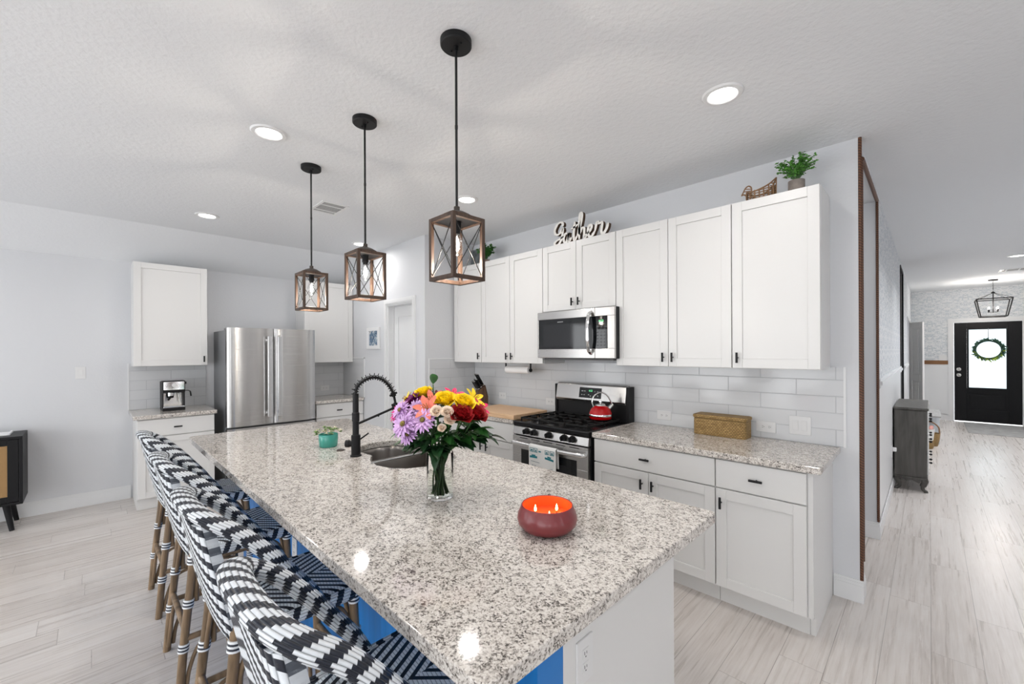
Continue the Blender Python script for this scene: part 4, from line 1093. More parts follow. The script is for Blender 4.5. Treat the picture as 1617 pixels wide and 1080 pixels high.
PL.location = (-1.361, 1.051, ZCL); PL['label'] = 'nearest and largest-looking of the three caged pendant lamps, over the vase end of the island'
copy_thing(PL, (-2.175, 1.054, ZCL), 'middle of the three caged pendant lamps, over the sink')
copy_thing(PL, (-2.98, 1.059, ZCL), 'farthest of the three caged pendant lamps, toward the fridge')

# ================================================================== recessed lights
LENS = mat('light_lens', (1, 1, 1), .3, emit=((1, .97, .93), 9))
def make_can():
    t = thing('recessed_light', '', 'ceiling light', (0, 0, 0), group='recessed ceiling lights', local=True)
    MB().lathe([(.062, -.004), (.070, -.010), (.088, -.008), (.094, -.001), (.094, 0), (.062, 0)], n=40).build('trim_ring', TRIM, t, smooth=40)
    MB().lathe([(0, -.0055), (.0625, -.0055), (.0625, -.001), (0, -.001)], n=40).build('lens', LENS, t)
    d = bpy.data.lights.new('can_light', 'AREA'); d.shape = 'DISK'; d.size = .12; d.energy = CAN_W; d.color = (1, .965, .93); d.spread = R(170)
    lo = bpy.data.objects.new('can_light', d); COL.objects.link(lo); lo.parent = t; lo.location = (0, 0, -.0125)
    return t
HALL_LIGHT = bpy.data.lights.new('hall_can_light', 'AREA'); HALL_LIGHT.shape = 'DISK'; HALL_LIGHT.size = .12; HALL_LIGHT.energy = HALL_W; HALL_LIGHT.color = (.97, .98, 1); HALL_LIGHT.spread = R(140)
CN = make_can(); CN.location = (-.721, 2.205, ZCL); CN['label'] = 'recessed ceiling light in front of the right-hand wall cabinets'
for x_, y_, lab in ((-2.717, 2.203, 'recessed ceiling light just right of the nearest pendant lamp rod'), (-4.703, 2.215, 'recessed ceiling light glowing just above the middle pendant lamp cage'),
                    (-2.689, .724, 'recessed ceiling light left of the middle pendant canopy'), (-4.703, .754, 'small recessed ceiling light at left, farthest from the camera'),
                    (.84, 8.83, 'recessed ceiling light in the hallway'), (-.72, .74, 'recessed ceiling light over the near end of the island'),
                    (.84, 6.9, 'added unseen ceiling light in the middle of the hallway'), (-1.2, 3.9, 'unseen ceiling light added to brighten the side passage'), (1.0, 5.0, 'added unseen ceiling light in the near hallway'), (1.15, 10.6, 'added unseen ceiling light by the front door'), (-4.7, -1.6, 'added unseen ceiling light over the living room by the left wall'), (-1.5, -1.6, 'added ceiling light, unseen behind the camera'), (1.5, -1.0, 'added unseen ceiling light near the right windows'), (1.0, 1.6, 'added unseen ceiling light at the hall entrance')):  # all on this line are added out of view to brighten the rooms
    c_ = copy_thing(CN, (x_, y_, ZCL), lab)
    if y_ > 4.95:
        for ch in c_.children:
            if ch.type == 'LIGHT':
                ch.data = HALL_LIGHT

def vent(name, label, x0, x1, y0, y1, parts=3):
    t = thing(name, label, 'vent', ((x0 + x1) / 2, (y0 + y1) / 2, ZC))
    fr = .022; m = MB().box(x0, x1, y0, y0 + fr, ZC - .006, ZC).box(x0, x1, y1 - fr, y1, ZC - .006, ZC).box(x0, x0 + fr, y0 + fr, y1 - fr, ZC - .006, ZC).box(x1 - fr, x1, y0 + fr, y1 - fr, ZC - .006, ZC)
    a, b_ = y0 + (y1 - y0) * .3, y0 + (y1 - y0) * .7
    m.build('frame', TRIM, t, bevel=.001)
    MB().box(x0 + fr, x1 - fr, y0 + fr, y1 - fr, ZC - .0015, ZC - .0005).build('dark_throat', mat('vent_dark', (.06, .06, .06), .8), t)
    s_ = MB(); n = 22
    for i in range(n):
        x_ = x0 + fr + (x1 - x0 - 2 * fr) * (i + .5) / n
        s_.box(x_ - .0016, x_ + .0016, y0 + fr, y1 - fr, ZC - .0028, ZC - .0018)
    for f_ in (.24, .70):
        x_ = x0 + (x1 - x0) * f_; s_.box(x_ - .007, x_ + .007, y0 + fr, y1 - fr, ZC - .0055, ZC - .0016)
    s_.build('louvre', TRIM, t)
vent('ceiling_vent', 'white ceiling air vent behind the far pendant rod', -3.88, -3.57, 1.36, 1.59)
vent('ceiling_vent', 'white ceiling air vent in the hallway near the front door', .80, 1.10, 10.22, 10.48)

# ================================================================== wall plates
def plate(name, label, cat, T, u, z, w_, h_, kind, group=None):
    t = thing(name, label, cat, T(u, 0, z), group=group)
    MB().box(u - w_ / 2, u + w_ / 2, 0, .006, z - h_ / 2, z + h_ / 2, T).build('cover_plate', PLATE, t, bevel=.002)
    if kind == 'outletH' or kind == 'outletV':
        for s_ in (-1, 1):
            m = MB(); du, dz = (s_ * .0195, 0) if kind == 'outletH' else (0, s_ * .0195)
            cu, cz = u + du, z + dz
            m.box(cu - .014, cu + .014, .006, .0075, cz - .014, cz + .014, T)
            rc = m.build('receptacle', PLATE, t, bevel=.003)
            k = MB()
            if kind == 'outletH':
                k.box(cu - .005, cu + .005, .0075, .0079, cz + .004, cz + .006, T).box(cu - .004, cu + .004, .0075, .0079, cz - .006, cz - .004, T); k.box(cu + .007, cu + .0105, .0075, .0079, cz - .002, cz + .002, T)
            else:
                k.box(cu - .006, cu - .004, .0075, .0079, cz - .003, cz + .006, T).box(cu + .004, cu + .006, .0075, .0079, cz - .002, cz + .005, T); k.box(cu - .002, cu + .002, .0075, .0079, cz - .0105, cz - .007, T)
            k.build('slots', SLOT, rc)
    else:
        n = kind
        for i in range(n):
            cu = u + (i - (n - 1) / 2) * .046
            MB().box(cu - .0165, cu + .0165, .006, .0068, z - .033, z + .033, T).build('switch_frame', mat('plate_shadow', (.66, .66, .66), .4) if 'plate_shadow' not in bpy.data.materials else bpy.data.materials['plate_shadow'], t)
            MB().prism([(.0068, -.029), (.0085, -.029), (.0115, .029), (.0068, .029)], cu - .0145, cu + .0145, T=lambda a, b_, c_: T(c_, a, z + b_)).build('rocker', PLATE, t)
Tkt = lambda u, d, z: (u, YB - .0084 - d, z)
plate('wall_outlet', 'white outlet on the tile just right of the range', 'outlet', Tkt, -1.502, .993, .117, .072, 'outletH')
plate('wall_outlet', 'white outlet on the tile right of the wicker basket', 'outlet', Tkt, -.787, .990, .117, .072, 'outletH')
plate('light_switch', 'white double rocker switch at the right end of the tile', 'light switch', Tkt, -.594, 1.021, .119, .119, 2)
plate('wall_outlet', 'white outlet on the tile left of the range, above the cutting board', 'outlet', Tkt, -2.675, 1.008, .117, .072, 'outletH')
plate('wall_outlet', 'white outlet on the tile between the knife block and the cutting board', 'outlet', Tkt, -3.36, 1.02, .117, .072, 'outletH')
plate('light_switch', 'white rocker switch on the bare left wall', 'light switch', lambda u, d, z: (XL + d, u, z), -.078, 1.319, .072, .117, 1)
plate('wall_outlet', 'white outlet on the tile right of the fridge', 'outlet', lambda u, d, z: (XL + .0084 + d, u, z), 2.27, 1.018, .117, .072, 'outletH')
plate('wall_outlet', 'white outlet on the white end panel of the island', 'outlet', lambda u, d, z: (-.70 + d, u, z), .985, .632, .078, .124, 'outletV')
plate('wall_outlet', 'white outlet low on the blue board back of the island', 'outlet', lambda u, d, z: (u, .787 - d, z), -2.475, .43, .072, .117, 'outletV')
plate('light_switch', 'white switch plate on the entry wall beside the front door', 'light switch', lambda u, d, z: (u, YD - .002 - d, z), .20, 1.33, .12, .117, 2)

# ================================================================== things on the island
WATER = mat('vase_water', (.90, .95, .90), 0, trans=1, ior=1.06)
VX, VY = -1.418, 1.003
VA = thing('flower_vase', 'clear glass cylinder vase half full of water on the island', 'vase', (VX, VY, .9142))
MB().lathe([(0, 0), (.050, 0), (.053, .004), (.0535, .183), (.052, .185), (.0505, .183), (.0503, .012), (.046, .009), (0, .009)], (VX, VY, .9142), 40).build('glass', GLASS, VA, smooth=50)
MB().lathe([(0, .0092), (.045, .0092), (.0500, .0125), (.0501, .104), (0, .104)], (VX, VY, .9142), 40).build('water', WATER, VA, smooth=50)

GS = mat('stem_green', (.035, .10, .02), .5); GL = mat('leaf_green', (.018, .085, .014), .42, var=(30, .35)); GLD = mat('leaf_dark_green', (.010, .042, .012), .42, var=(30, .3))
PETAL = {}
def pm(n, c):
    if n not in PETAL: PETAL[n] = mat('petal_' + n, c, .55, var=(60, .12))
    return PETAL[n]
def frame_to(d):
    d = Vector(d).normalized(); return d.to_track_quat('Z', 'Y').to_matrix().to_4x4()
def petal(m, a, r0, l, w_, lift, curl, tip=.55, cup=0.0):
    """one petal pointing along angle a in the local XY plane, lifting by angle, curling at tip"""
    nu, nv = 2, 5; ca, sa = math.cos(a), math.sin(a)
    def fn(u, v):
        s_ = 2 * u - 1; wd = w_ * (math.sin(PI * min(1, .12 + v * (1 - .12) * (1 - .0))) ** tip) * .5
        if v > .999: wd = w_ * .08
        ang = lift + curl * v; rr = r0 + l * v * math.cos(lift + curl * v * .5); zz = l * v * math.sin(lift + curl * v * .5) + cup * s_ * s_ * wd
        x, y = rr, s_ * wd
        return (x * ca - y * sa, x * sa + y * ca, zz)
    m.grid(fn, nu, nv)
rnd = random.Random(11)
def leaf(m, p, d, l, w_, droop=.5, roll=0):
    p = Vector(p); d = Vector(d).normalized(); side = d.cross(Vector((0, 0, 1)))
    side = side.normalized() if side.length > .01 else Vector((1, 0, 0)); upv = side.cross(d)
    side = (side * math.cos(roll) + upv * math.sin(roll)); 
    def fn(u, v):
        s_ = 2 * u - 1; wd = w_ * .5 * math.sin(PI * (v ** .8)) if 0 < v < 1 else 0
        q = p + d * (l * v) + Vector((0, 0, -1)) * (droop * l * v * v) + side * (s_ * wd) + upv * (abs(s_) * wd * .35)
        return tuple(q)
    m.grid(fn, 4, 6)
AIM = (0.25, -.45, .6)
def flower(kind, cat_label, pos, aim=None, scale=1.0, leaves=2):
    pos = Vector(pos); base = Vector((VX + rnd.uniform(-.025, .025), VY + rnd.uniform(-.025, .025), .930))
    mouth = Vector((VX, VY, 1.085)) + (pos - Vector((VX, VY, pos.z))).normalized() * rnd.uniform(.01, .036)
    base = Vector((VX + rnd.uniform(-.03, .03), VY + rnd.uniform(-.03, .03), .93)) - (mouth - Vector((VX, VY, mouth.z))) * .35
    out = Vector((pos.x - VX, pos.y - VY, .0))
    aim = Vector(aim) if aim else (Vector((.36, -.40, .0)) + out * 4.5 + Vector((0, 0, .55)))
    if kind in ('yrose', 'red', 'cream'): aim = aim + Vector((0, 0, .75 if kind != 'cream' else .15))
    t = thing('cut_flower', cat_label, 'flower', tuple(base))
    M_ = Matrix.Translation(pos) @ frame_to(aim) @ Matrix.Scale(scale, 4)
    m = MB(); c = None
    if kind in ('lilac', 'mag', 'stripe'):
        col = {'lilac': (.66, .42, .72), 'mag': (.19, .008, .13), 'stripe': (.66, .02, .24)}[kind]
        n = {'lilac': 20, 'mag': 26, 'stripe': 22}[kind]
        for lay, (cnt, l, w_, lift) in enumerate(((n, .046, .0125, .05), (n - 4, .042, .0115, .30), (n - 8, .030, .0095, .62)) + (((14, .022, .009, 1.0), (8, .015, .008, 1.35)) if kind == 'mag' else ())):
            for i in range(cnt): petal(m, 2 * PI * (i + .5 * lay) / cnt + rnd.uniform(-.08, .08), .004, l * rnd.uniform(.9, 1.08), w_, lift + rnd.uniform(-.12, .12), -.18, .5, .4)
        c = MB().ball((0, 0, .008), (.0095, .0095, .007), 12, 6).xform(M_)
        m.xform(M_).build('petals', pm(kind, col), t, smooth=60)
        c.build('flower_centre', pm(kind + '_eye', (.16, .12, .01) if kind == 'lilac' else (.10, .01, .05)), t, smooth=60)
    elif kind in ('yrose', 'red', 'cream'):
        col = {'yrose': (.93, .68, .008), 'red': (.30, .003, .006), 'cream': (.90, .77, .64)}[kind]
        for lay, (cnt, r0, l, w_, lift, curl) in enumerate(((5, .012, .048, .066, .80, -.55), (5, .011, .049, .060, 1.02, -.30), (5, .010, .048, .052, 1.22, .05), (5, .008, .045, .042, 1.38, .30), (4, .006, .043, .034, 1.50, .40), (4, .004, .041, .026, 1.55, .45), (3, .002, .039, .018, 1.57, .4))):
            for i in range(cnt): petal(m, 2 * PI * (i + .5 * (lay % 2)) / cnt + rnd.uniform(-.15, .15), r0, l, w_, lift, curl, .32, .55)
        m.xform(M_).build('petals', pm(kind, col), t, smooth=60)
        sm = MB()
        for i in range(5): petal(sm, 2 * PI * i / 5, .006, .026, .010, .1, -.5, .6)
        sm.ball((0, 0, -.004), (.011, .011, .012), 10, 6); sm.xform(M_).build('sepals', GL, t, smooth=60)
    else:
        col = {'coral': (.80, .20, .13), 'ylily': (.95, .66, .012), 'pink': (.78, .03, .14), 'orange': (.88, .33, .02), 'plum': (.10, .008, .02)}[kind]
        for k in range(2):
            for i in range(3): petal(m, 2 * PI * (i + .5 * k) / 3, .003, .044, .019, .75 - .12 * k, -.55, .55, .35)
        m.xform(M_).build('petals', pm(kind, col), t, smooth=60)
        s_ = MB()
        for i in range(5): a = 2 * PI * i / 5; s_.tube([(0, 0, 0), (.008 * math.cos(a), .008 * math.sin(a), .028)], .0009, 5)
        s_.xform(M_).build('stamens', pm('stamen', (.30, .16, .02)), t, smooth=60)
    nb = pos - aim.normalized() * .012 * scale
    st = spline([tuple(base), tuple(base.lerp(mouth, .5)), tuple(mouth), tuple(mouth.lerp(nb, .6) + Vector((0, 0, -.01))), tuple(nb)], 6)
    MB().tube(st, [.0030] * (len(st) - 1) + [.0024], 7).build('stem', GS, t, smooth=60)
    lm = MB()
    for k in range(leaves):
        i = int(len(st) * rnd.uniform(.60, .92)); a = rnd.uniform(0, 2 * PI)
        leaf(lm, st[min(i, len(st) - 1)], (math.cos(a) + out.x * 6, math.sin(a) + out.y * 6, .35), rnd.uniform(.055, .085), rnd.uniform(.028, .042), rnd.uniform(.2, .7), rnd.uniform(-.5, .5))
    if lm.v: lm.build('leaves', rnd.choice((GL, GLD)), t, smooth=60)
    return t
bunch = [('lilac', 'large lilac daisy at the lower left front of the bouquet', (-1.459, .863, 1.224), 1.15), ('lilac', 'lilac daisy with brown eye in the front middle of the bouquet', (-1.398, .910, 1.240), 1.05),
 ('lilac', 'lilac daisy half behind the coral lily, pointing up', (-1.461, .918, 1.280), .85), ('lilac', 'lilac daisy at the far left edge of the bouquet', (-1.504, .875, 1.273), .9), ('lilac', 'drooping lilac daisy lowest in the bouquet', (-1.456, .880, 1.180), .85),
 ('mag', 'deep purple mum at the upper left of the bouquet', (-1.522, .942, 1.300), 1.0), ('mag', 'deep purple mum below the other one, behind the lilac daisies', (-1.481, .940, 1.273), .9), ('stripe', 'magenta striped bloom at the left edge of the bouquet', (-1.535, .885, 1.262), .75),
 ('yrose', 'yellow rose at the back left of the bouquet', (-1.503, .988, 1.317), .85), ('yrose', 'yellow rose in the middle, above the cream spray roses', (-1.386, 1.007, 1.295), .95), ('yrose', 'yellow rose right of the middle, above the red roses', (-1.335, 1.057, 1.284), .95),
 ('ylily', 'yellow lily at the upper right edge of the bouquet', (-1.362, 1.129, 1.303), 1.0), ('ylily', 'small yellow flower at the upper left back of the bouquet', (-1.570, .950, 1.300), .8), ('coral', 'coral pink lily left of the cream spray roses', (-1.409, .941, 1.278), 1.0), ('coral', 'coral pink lily at the top middle of the bouquet', (-1.437, .984, 1.299), .95),
 ('cream', 'cream spray rose on the left of the cream cluster', (-1.352, .942, 1.272), .5), ('cream', 'cream spray rose at the top right of the cream cluster', (-1.323, .970, 1.270), .5), ('cream', 'cream spray rose lowest right in the cream cluster', (-1.316, .977, 1.240), .5), ('cream', 'small opening cream rosebud below the cream cluster', (-1.346, .962, 1.207), .36),
 ('red', 'dark red rose below the yellow roses', (-1.303, 1.019, 1.245), .98), ('red', 'dark red rose at the right edge of the bouquet', (-1.297, 1.081, 1.239), .98), ('pink', 'hot pink flower at the back top of the bouquet', (-1.429, 1.077, 1.313), .9), ('pink', 'hot pink flower at the right edge above the red rose', (-1.343, 1.148, 1.268), .85), ('orange', 'orange flower tucked at the right edge under the pink one', (-1.332, 1.145, 1.245), .6),
 ('plum', 'dark plum bloom at the back behind the yellow roses', (-1.476, 1.030, 1.316), .8)]
for k, lab, p, s_ in bunch: flower(k, lab, p, scale=s_ * {'mag': 1.25, 'stripe': 1.35, 'coral': 1.35, 'pink': 1.3, 'ylily': 1.25, 'cream': .95, 'orange': 1.3, 'lilac': 1.05, 'red': 1.0}.get(k, 1.0), leaves=3 if k in ('red', 'lilac', 'pink', 'mag') else 2)
# green sprigs
def sprig(label, tip, lv, size, seed):
    r = random.Random(seed); tip = Vector(tip); d = Vector((tip.x - VX, tip.y - VY, 0)); d = d.normalized() if d.length > .01 else Vector((1, 0, 0))
    mouth = Vector((VX, VY, 1.09)) + d * .03; base = Vector((VX, VY, .932)) - d * .025
    t = thing('greenery_sprig', label, 'greenery', tuple(base))
    st = spline([tuple(base), tuple(mouth), tuple(mouth.lerp(tip, .55) + Vector((0, 0, .02))), tuple(tip)], 8)
    MB().tube(st, .0025, 6).build('stem', GS, t, smooth=60)
    m = MB(); n = len(st)
    for i in range(lv):
        f_ = .50 + .50 * i / max(1, lv - 1); p = st[min(n - 1, int(f_ * (n - 1)))]; a = r.uniform(0, 2 * PI)
        dr = Vector((math.cos(a) + d.x * 1.2, math.sin(a) + d.y * 1.2, .2))
        if i == lv - 1: dr = Vector(st[-1]) - Vector(st[-4])
        leaf(m, p, dr, size * r.uniform(.8, 1.15), size * .58, r.uniform(.1, .5), r.uniform(-.6, .6))
    m.build('leaves', GL if seed % 2 else GLD, t, smooth=60)
sprig('dark green leaf sprig rising above the top of the bouquet', (-1.462, 1.001, 1.372), 6, .085, 1)
for i, (lab, tp) in enumerate((('broad dark leaves drooping at the lower right over the vase rim', (-1.255, 1.135, 1.165)), ('dark leaves reaching right under the red roses', (-1.275, 1.085, 1.195)), ('bright leaves hanging at the front of the vase rim', (-1.355, .945, 1.120)),
                          ('dark ferny leaves at the lower left over the vase rim', (-1.515, .915, 1.140)), ('green leaves between the daisies and the vase', (-1.42, .915, 1.15)), ('dark leaves in the middle under the cream roses', (-1.36, .985, 1.19)), ('green leaves at the back right of the bouquet', (-1.36, 1.12, 1.20)), ('green leaves at the back left of the bouquet', (-1.51, 1.02, 1.22)))):
    sprig(lab, tp, 12, .080, i + 2)

# candle bowl
CX, CY = -.905, 1.070
CD = thing('candle_bowl', 'wide red glazed bowl candle with three burning wicks on the island', 'candle', (CX, CY, .9142))
MB().lathe([(0, 0), (.064, 0), (.082, .008), (.096, .024), (.1, .040), (.097, .056), (.089, .074), (.086, .083), (.084, .085), (.082, .083), (.083, .074), (.087, .056), (.087, .042)], (CX, CY, .9142), 48).build('bowl', mat('mauve_red_glaze', (.185, .026, .030), .34, coat=.2, bump=(90, .15, .002)), CD, smooth=60)
WAX = mat('orange_wax', (.90, .13, .03), .5, trans=0)
WAX.node_tree.nodes['Principled BSDF'].inputs['Subsurface Weight'].default_value = .3
MB().lathe([(0.0, .046), (.0865, .046), (.0862, .058), (.0820, .075), (.0811, .083)], (CX, CY, .9142), 48).build('wax', mat('orange_lining', (.88, .085, .02), .35), CD, smooth=60, label='bright orange wax and lining')
FLAME = mat('flame', (1, .7, .3), .5, emit=((1, .62, .22), 22))
for a in (200, 320, 80):
    x_, y_ = CX + .042 * math.cos(R(a)), CY + .042 * math.sin(R(a))
    wk_ = MB().cyl((x_, y_, .960), (x_, y_, .970), .0012, n=8).build('wick', SLOT, CD)
    MB().lathe([(0, 0), (.0035, .003), (.0042, .008), (.0022, .017), (0, .024)], (x_, y_, .967), 12).build('flame', FLAME, wk_, smooth=60)
    d = bpy.data.lights.new('flame_light', 'POINT'); d.energy = .22; d.color = (1, .55, .2); d.shadow_soft_size = .006
    lo = bpy.data.objects.new('flame_light', d); COL.objects.link(lo); lo.parent = CD; lo.location = (x_ - CX, y_ - CY,   .980 - .9142)

# teal pot with small succulents
TX, TY = -2.695, 1.055
TP = thing('potted_succulent', 'small teal pot of pale flowering succulents on the island', 'potted plant', (TX, TY, .9142))
MB().lathe([(0, 0), (.050, 0), (.055, .006), (.057, .04), (.0575, .076), (.0555, .078), (.053, .074), (.052, .06), (0, .058)], (TX, TY, .9142), 36).build('pot', mat('teal_glaze', (.045, .33, .27), .22, coat=.5), TP, smooth=50)
m = MB(); m2 = MB(); r = random.Random(5)
for k in range(44):
    a = r.uniform(0, 2 * PI); q = .082 * math.sqrt(r.random()); z_ = .985 + r.uniform(0.01, .055) * (1 - (q / .1) ** 2) + (.005 if q > .05 else 0)
    cx, cy = TX + q * math.cos(a), TY + q * math.sin(a)
    for i in range(9):
        b_ = r.uniform(0, 2 * PI); leaf(m if k % 3 else m2, (cx, cy, z_), (math.cos(b_), math.sin(b_), r.uniform(.2, 1.2)), r.uniform(.014, .024), .009, .3)
m.build('foliage', mat('pale_succulent', (.20, .33, .10), .55, var=(80, .4)), TP, smooth=60); m2.build('flowers', mat('cream_bloom', (.72, .66, .50), .6, var=(90, .15)), TP, smooth=60)

# ================================================================== on the back counters
CB = MB().box(-3.20, -2.547, 2.572, 3.02, .9142, .956).build('cutting_board', BOARD, bevel=.004)
tag(CB, 'thick pale wooden cutting board on the counter left of the range', 'cutting board')
# knife block
KB = thing('knife_block', 'dark wooden knife block in the counter corner', 'knife block', (-3.58, 3.00, .9142))
def Tkb(a, b_, c_):  # a along slope dir(front), b width, c up
    dx, dy = -.36, -.933; return (-3.535 + dx * a - dy * b_, 3.055 + dy * a + dx * b_, .9142 + c_)
prof_kb = [(.065, 0), (-.065, 0), (-.065, .10), (-.035, .225), (.045, .165), (.07, .03)]
kbm = MB(); kbm.prism(prof_kb, -.055, .055, T=lambda x, y, z: Tkb(x, z, y)); kbm.build('block', BLOCKW, KB, bevel=.005, label='dark brown wooden block')
nrm = Vector((.6, 0, .8)); # direction of knives in (a, c)
ksl = []
for row, (a0, c0, n, l) in enumerate(((.035, .1735, 4, .105), (.008, .193, 4, .110), (-.020, .214, 3, .150))):
    for k in range(n):
        ksl.append((a0, c0, -.042 + .084 * k / (n - 1), l))
for i, (a0, c0, b0, l) in enumerate(ksl):
    t = thing('kitchen_knife', 'black-handled knife standing in the wooden knife block', 'knife', Tkb(a0, b0, c0), group='knives in the knife block')
    d = (.50, .866); p = lambda s_, o=0: Tkb(a0 + d[0] * s_, b0, c0 + d[1] * s_)
    MB().tube([p(.003), p(.016), p(l * .5), p(l)], [(.009, .013), (.008, .012), (.009, .014), (.008, .015)], 10, up=(0, 0, 1)).build('handle', MATTE, t, smooth=40)
    MB().cyl(p(l), p(l + .004), .0105, n=10).cyl(p(.012), p(.019), .0135, n=10).build('rivets', ALU, t, smooth=40)
    MB().tube([p(-.02), p(.004)], [(.0012, .009), (.0012, .009)], 8, up=(0, 0, 1)).build('blade', ALU, t)
# paper towel under the cabinet
PT = thing('paper_towel_roll', 'white paper towel roll on a black holder under the wall cabinet', 'paper towel', (-2.95, 3.05, 1.393))
MB().lathe([(.012, -.16), (.036, -.16), (.036, .16), (.012, .16), (.012, -.16)], n=28).xform(Matrix.Translation((-2.955, 3.05, 1.322)) @ Matrix.Rotation(R(90), 4, 'Y')).build('paper_roll', mat('paper_white', (.84, .84, .84), .9), PT, smooth=40)
MB().cyl((-3.135, 3.05, 1.322), (-2.775, 3.05, 1.322), .007).cyl((-2.79, 3.05, 1.322), (-2.775, 3.05, 1.322), .018).cyl((-3.135, 3.05, 1.322), (-3.125, 3.05, 1.322), .018).box(-2.787, -2.778, 3.042, 3.058, 1.33, 1.3925).box(-3.133, -3.127, 3.042, 3.058, 1.33, 1.3925).box(-3.14, -2.77, 3.035, 3.065, 1.3885, 1.3925).build('holder', BLACK, PT, bevel=.001, smooth=40)
# wicker basket
BK = thing('wicker_basket', 'long lidded seagrass basket on the counter right of the range', 'basket', (-1.03, 3.115, .9142))
def rbox(m, x0, x1, y0, y1, z0, z1, r=.02, bulge=0):
    pts = []
    for (cx, cy, a0) in ((x1 - r, y1 - r, 0), (x0 + r, y1 - r, 90), (x0 + r, y0 + r, 180), (x1 - r, y0 + r, 270)):
        for i in range(5): a = R(a0 + 22.5 * i); pts.append((cx + r * math.cos(a), cy + r * math.sin(a)))
    return m.prism(pts, z0, z1)
rbox(MB(), -1.205, -.862, 3.045, 3.185, .9142, 1.030, .022).build('basket_body', SEAGRASS, BK, bevel=.005)
rbox(MB(), -1.210, -.857, 3.040, 3.190, 1.0305, 1.056, .022).build('lid', SEAGRASS, BK, bevel=.008)
# espresso machine
EM = thing('espresso_machine', 'small steel and black espresso machine on the counter by the fridge', 'coffee maker', (-5.56, .60, .9142))
Fe = lambda u, o, z: (-5.52 + o, u, z)
MB().box(.508, .692, -.25, -.005, .9142, .945, Fe).box(.508, .692, -.25, -.12, .945, 1.21, Fe).box(.508, .692, -.12, -.005, 1.10, 1.222, Fe).box(.508, .518, -.12, -.03, .945, 1.10, Fe).box(.682, .692, -.12, -.03, .945, 1.10, Fe).build('body', MATTE, EM, bevel=.006, label='black casing')
MB().box(.516, .684, -.0045, .002, 1.128, 1.214, Fe).build('control_panel', CHROME, EM, bevel=.004, label='polished steel control panel')
MB().box(.520, .680, -.1195, -.117, .947, 1.098, Fe).build('back_plate', STEEL, EM)
MB().box(.514, .686, -.115, .004, .9455, .962, Fe).build('drip_tray', ALU, EM, bevel=.003)
MB().cyl(Fe(.575, -.06, 1.066), Fe(.575, -.06, 1.0995), .030, n=20).build('group_head', CHROME, EM, smooth=40)
MB().cyl(Fe(.575, -.06, 1.045), Fe(.575, -.06, 1.066), .028, n=20).cyl(Fe(.575, -.045, 1.052), Fe(.548, .055, 1.035), .009).build('portafilter', MATTE, EM, smooth=40)
MB().tube([Fe(.64, -.05, 1.10), Fe(.645, -.04, 1.05), Fe(.655, -.02, .99)], .005, 8).build('steam_wand', CHROME, EM, smooth=40)
MB().cyl(Fe(.692, -.05, 1.195), Fe(.706, -.05, 1.195), .013).build('steam_knob', MATTE, EM, smooth=40)
MB().tube([Fe(.686, -.06, 1.115), Fe(.72, -.03, 1.115), Fe(.735, -.02, 1.105), Fe(.742, -.02, 1.055)], [.004, .004, .0065, .0075], 10).build('side_lever', MATTE, EM, smooth=40)
MB().cyl(Fe(.600, .002, 1.178), Fe(.600, .0045, 1.178), .02, n=24).build('gauge', PLATE, EM); 

# ================================================================== on top of the cabinets
def ribbon_word(name, strokes, x0, z0, sx, sz, y, depth, w_, parent, mf, ms):
    """letters as flat pen strokes of thickness w_, standing up, front white, sides brown"""
    m = MB()
    for st in strokes:
        pts = spline([(p[0], p[1], 0) for p in st], 7); n = len(pts); L_, Rr = [], []
        for i in range(n):
            a = Vector(pts[max(0, i - 1)]); b_ = Vector(pts[min(n - 1, i + 1)]); d = Vector(((b_ - a).x * sx, (b_ - a).y * sz)); d = d.normalized() if d.length else Vector((1, 0))
            nx = Vector((-d.y, d.x)); e = min(i, n - 1 - i) / 3; k = w_ / 2 * min(1, .6 + .4 * e) * (1.15 if abs(d.y) > .6 else .8)
            c = Vector((x0 + pts[i][0] * sx, z0 + pts[i][1] * sz)); L_.append(c + nx * k); Rr.append(c - nx * k)
        for i in range(n - 1):
            q = (L_[i], L_[i + 1], Rr[i + 1], Rr[i])
            m.mat(0).quad([(p.x, y, p.y) for p in q]); m.quad([(p.x, y + depth, p.y) for p in q][::-1])
            m.mat(1)
            for a, b_ in ((L_[i], L_[i + 1]), (Rr[i + 1], Rr[i])): m.quad([(a.x, y, a.y), (b_.x, y, b_.y), (b_.x, y + depth, b_.y), (a.x, y + depth, a.y)])
        m.mat(1)
        for i in (0, n - 1): m.quad([(L_[i].x, y, L_[i].y), (Rr[i].x, y, Rr[i].y), (Rr[i].x, y + depth, Rr[i].y), (L_[i].x, y + depth, L_[i].y)])
    return m.build(name, [mf, ms], parent)
SG = thing('word_sign', 'white script sign reading Gather on top of the cabinets above the microwave', 'sign', (-2.12, 2.97, 2.453))
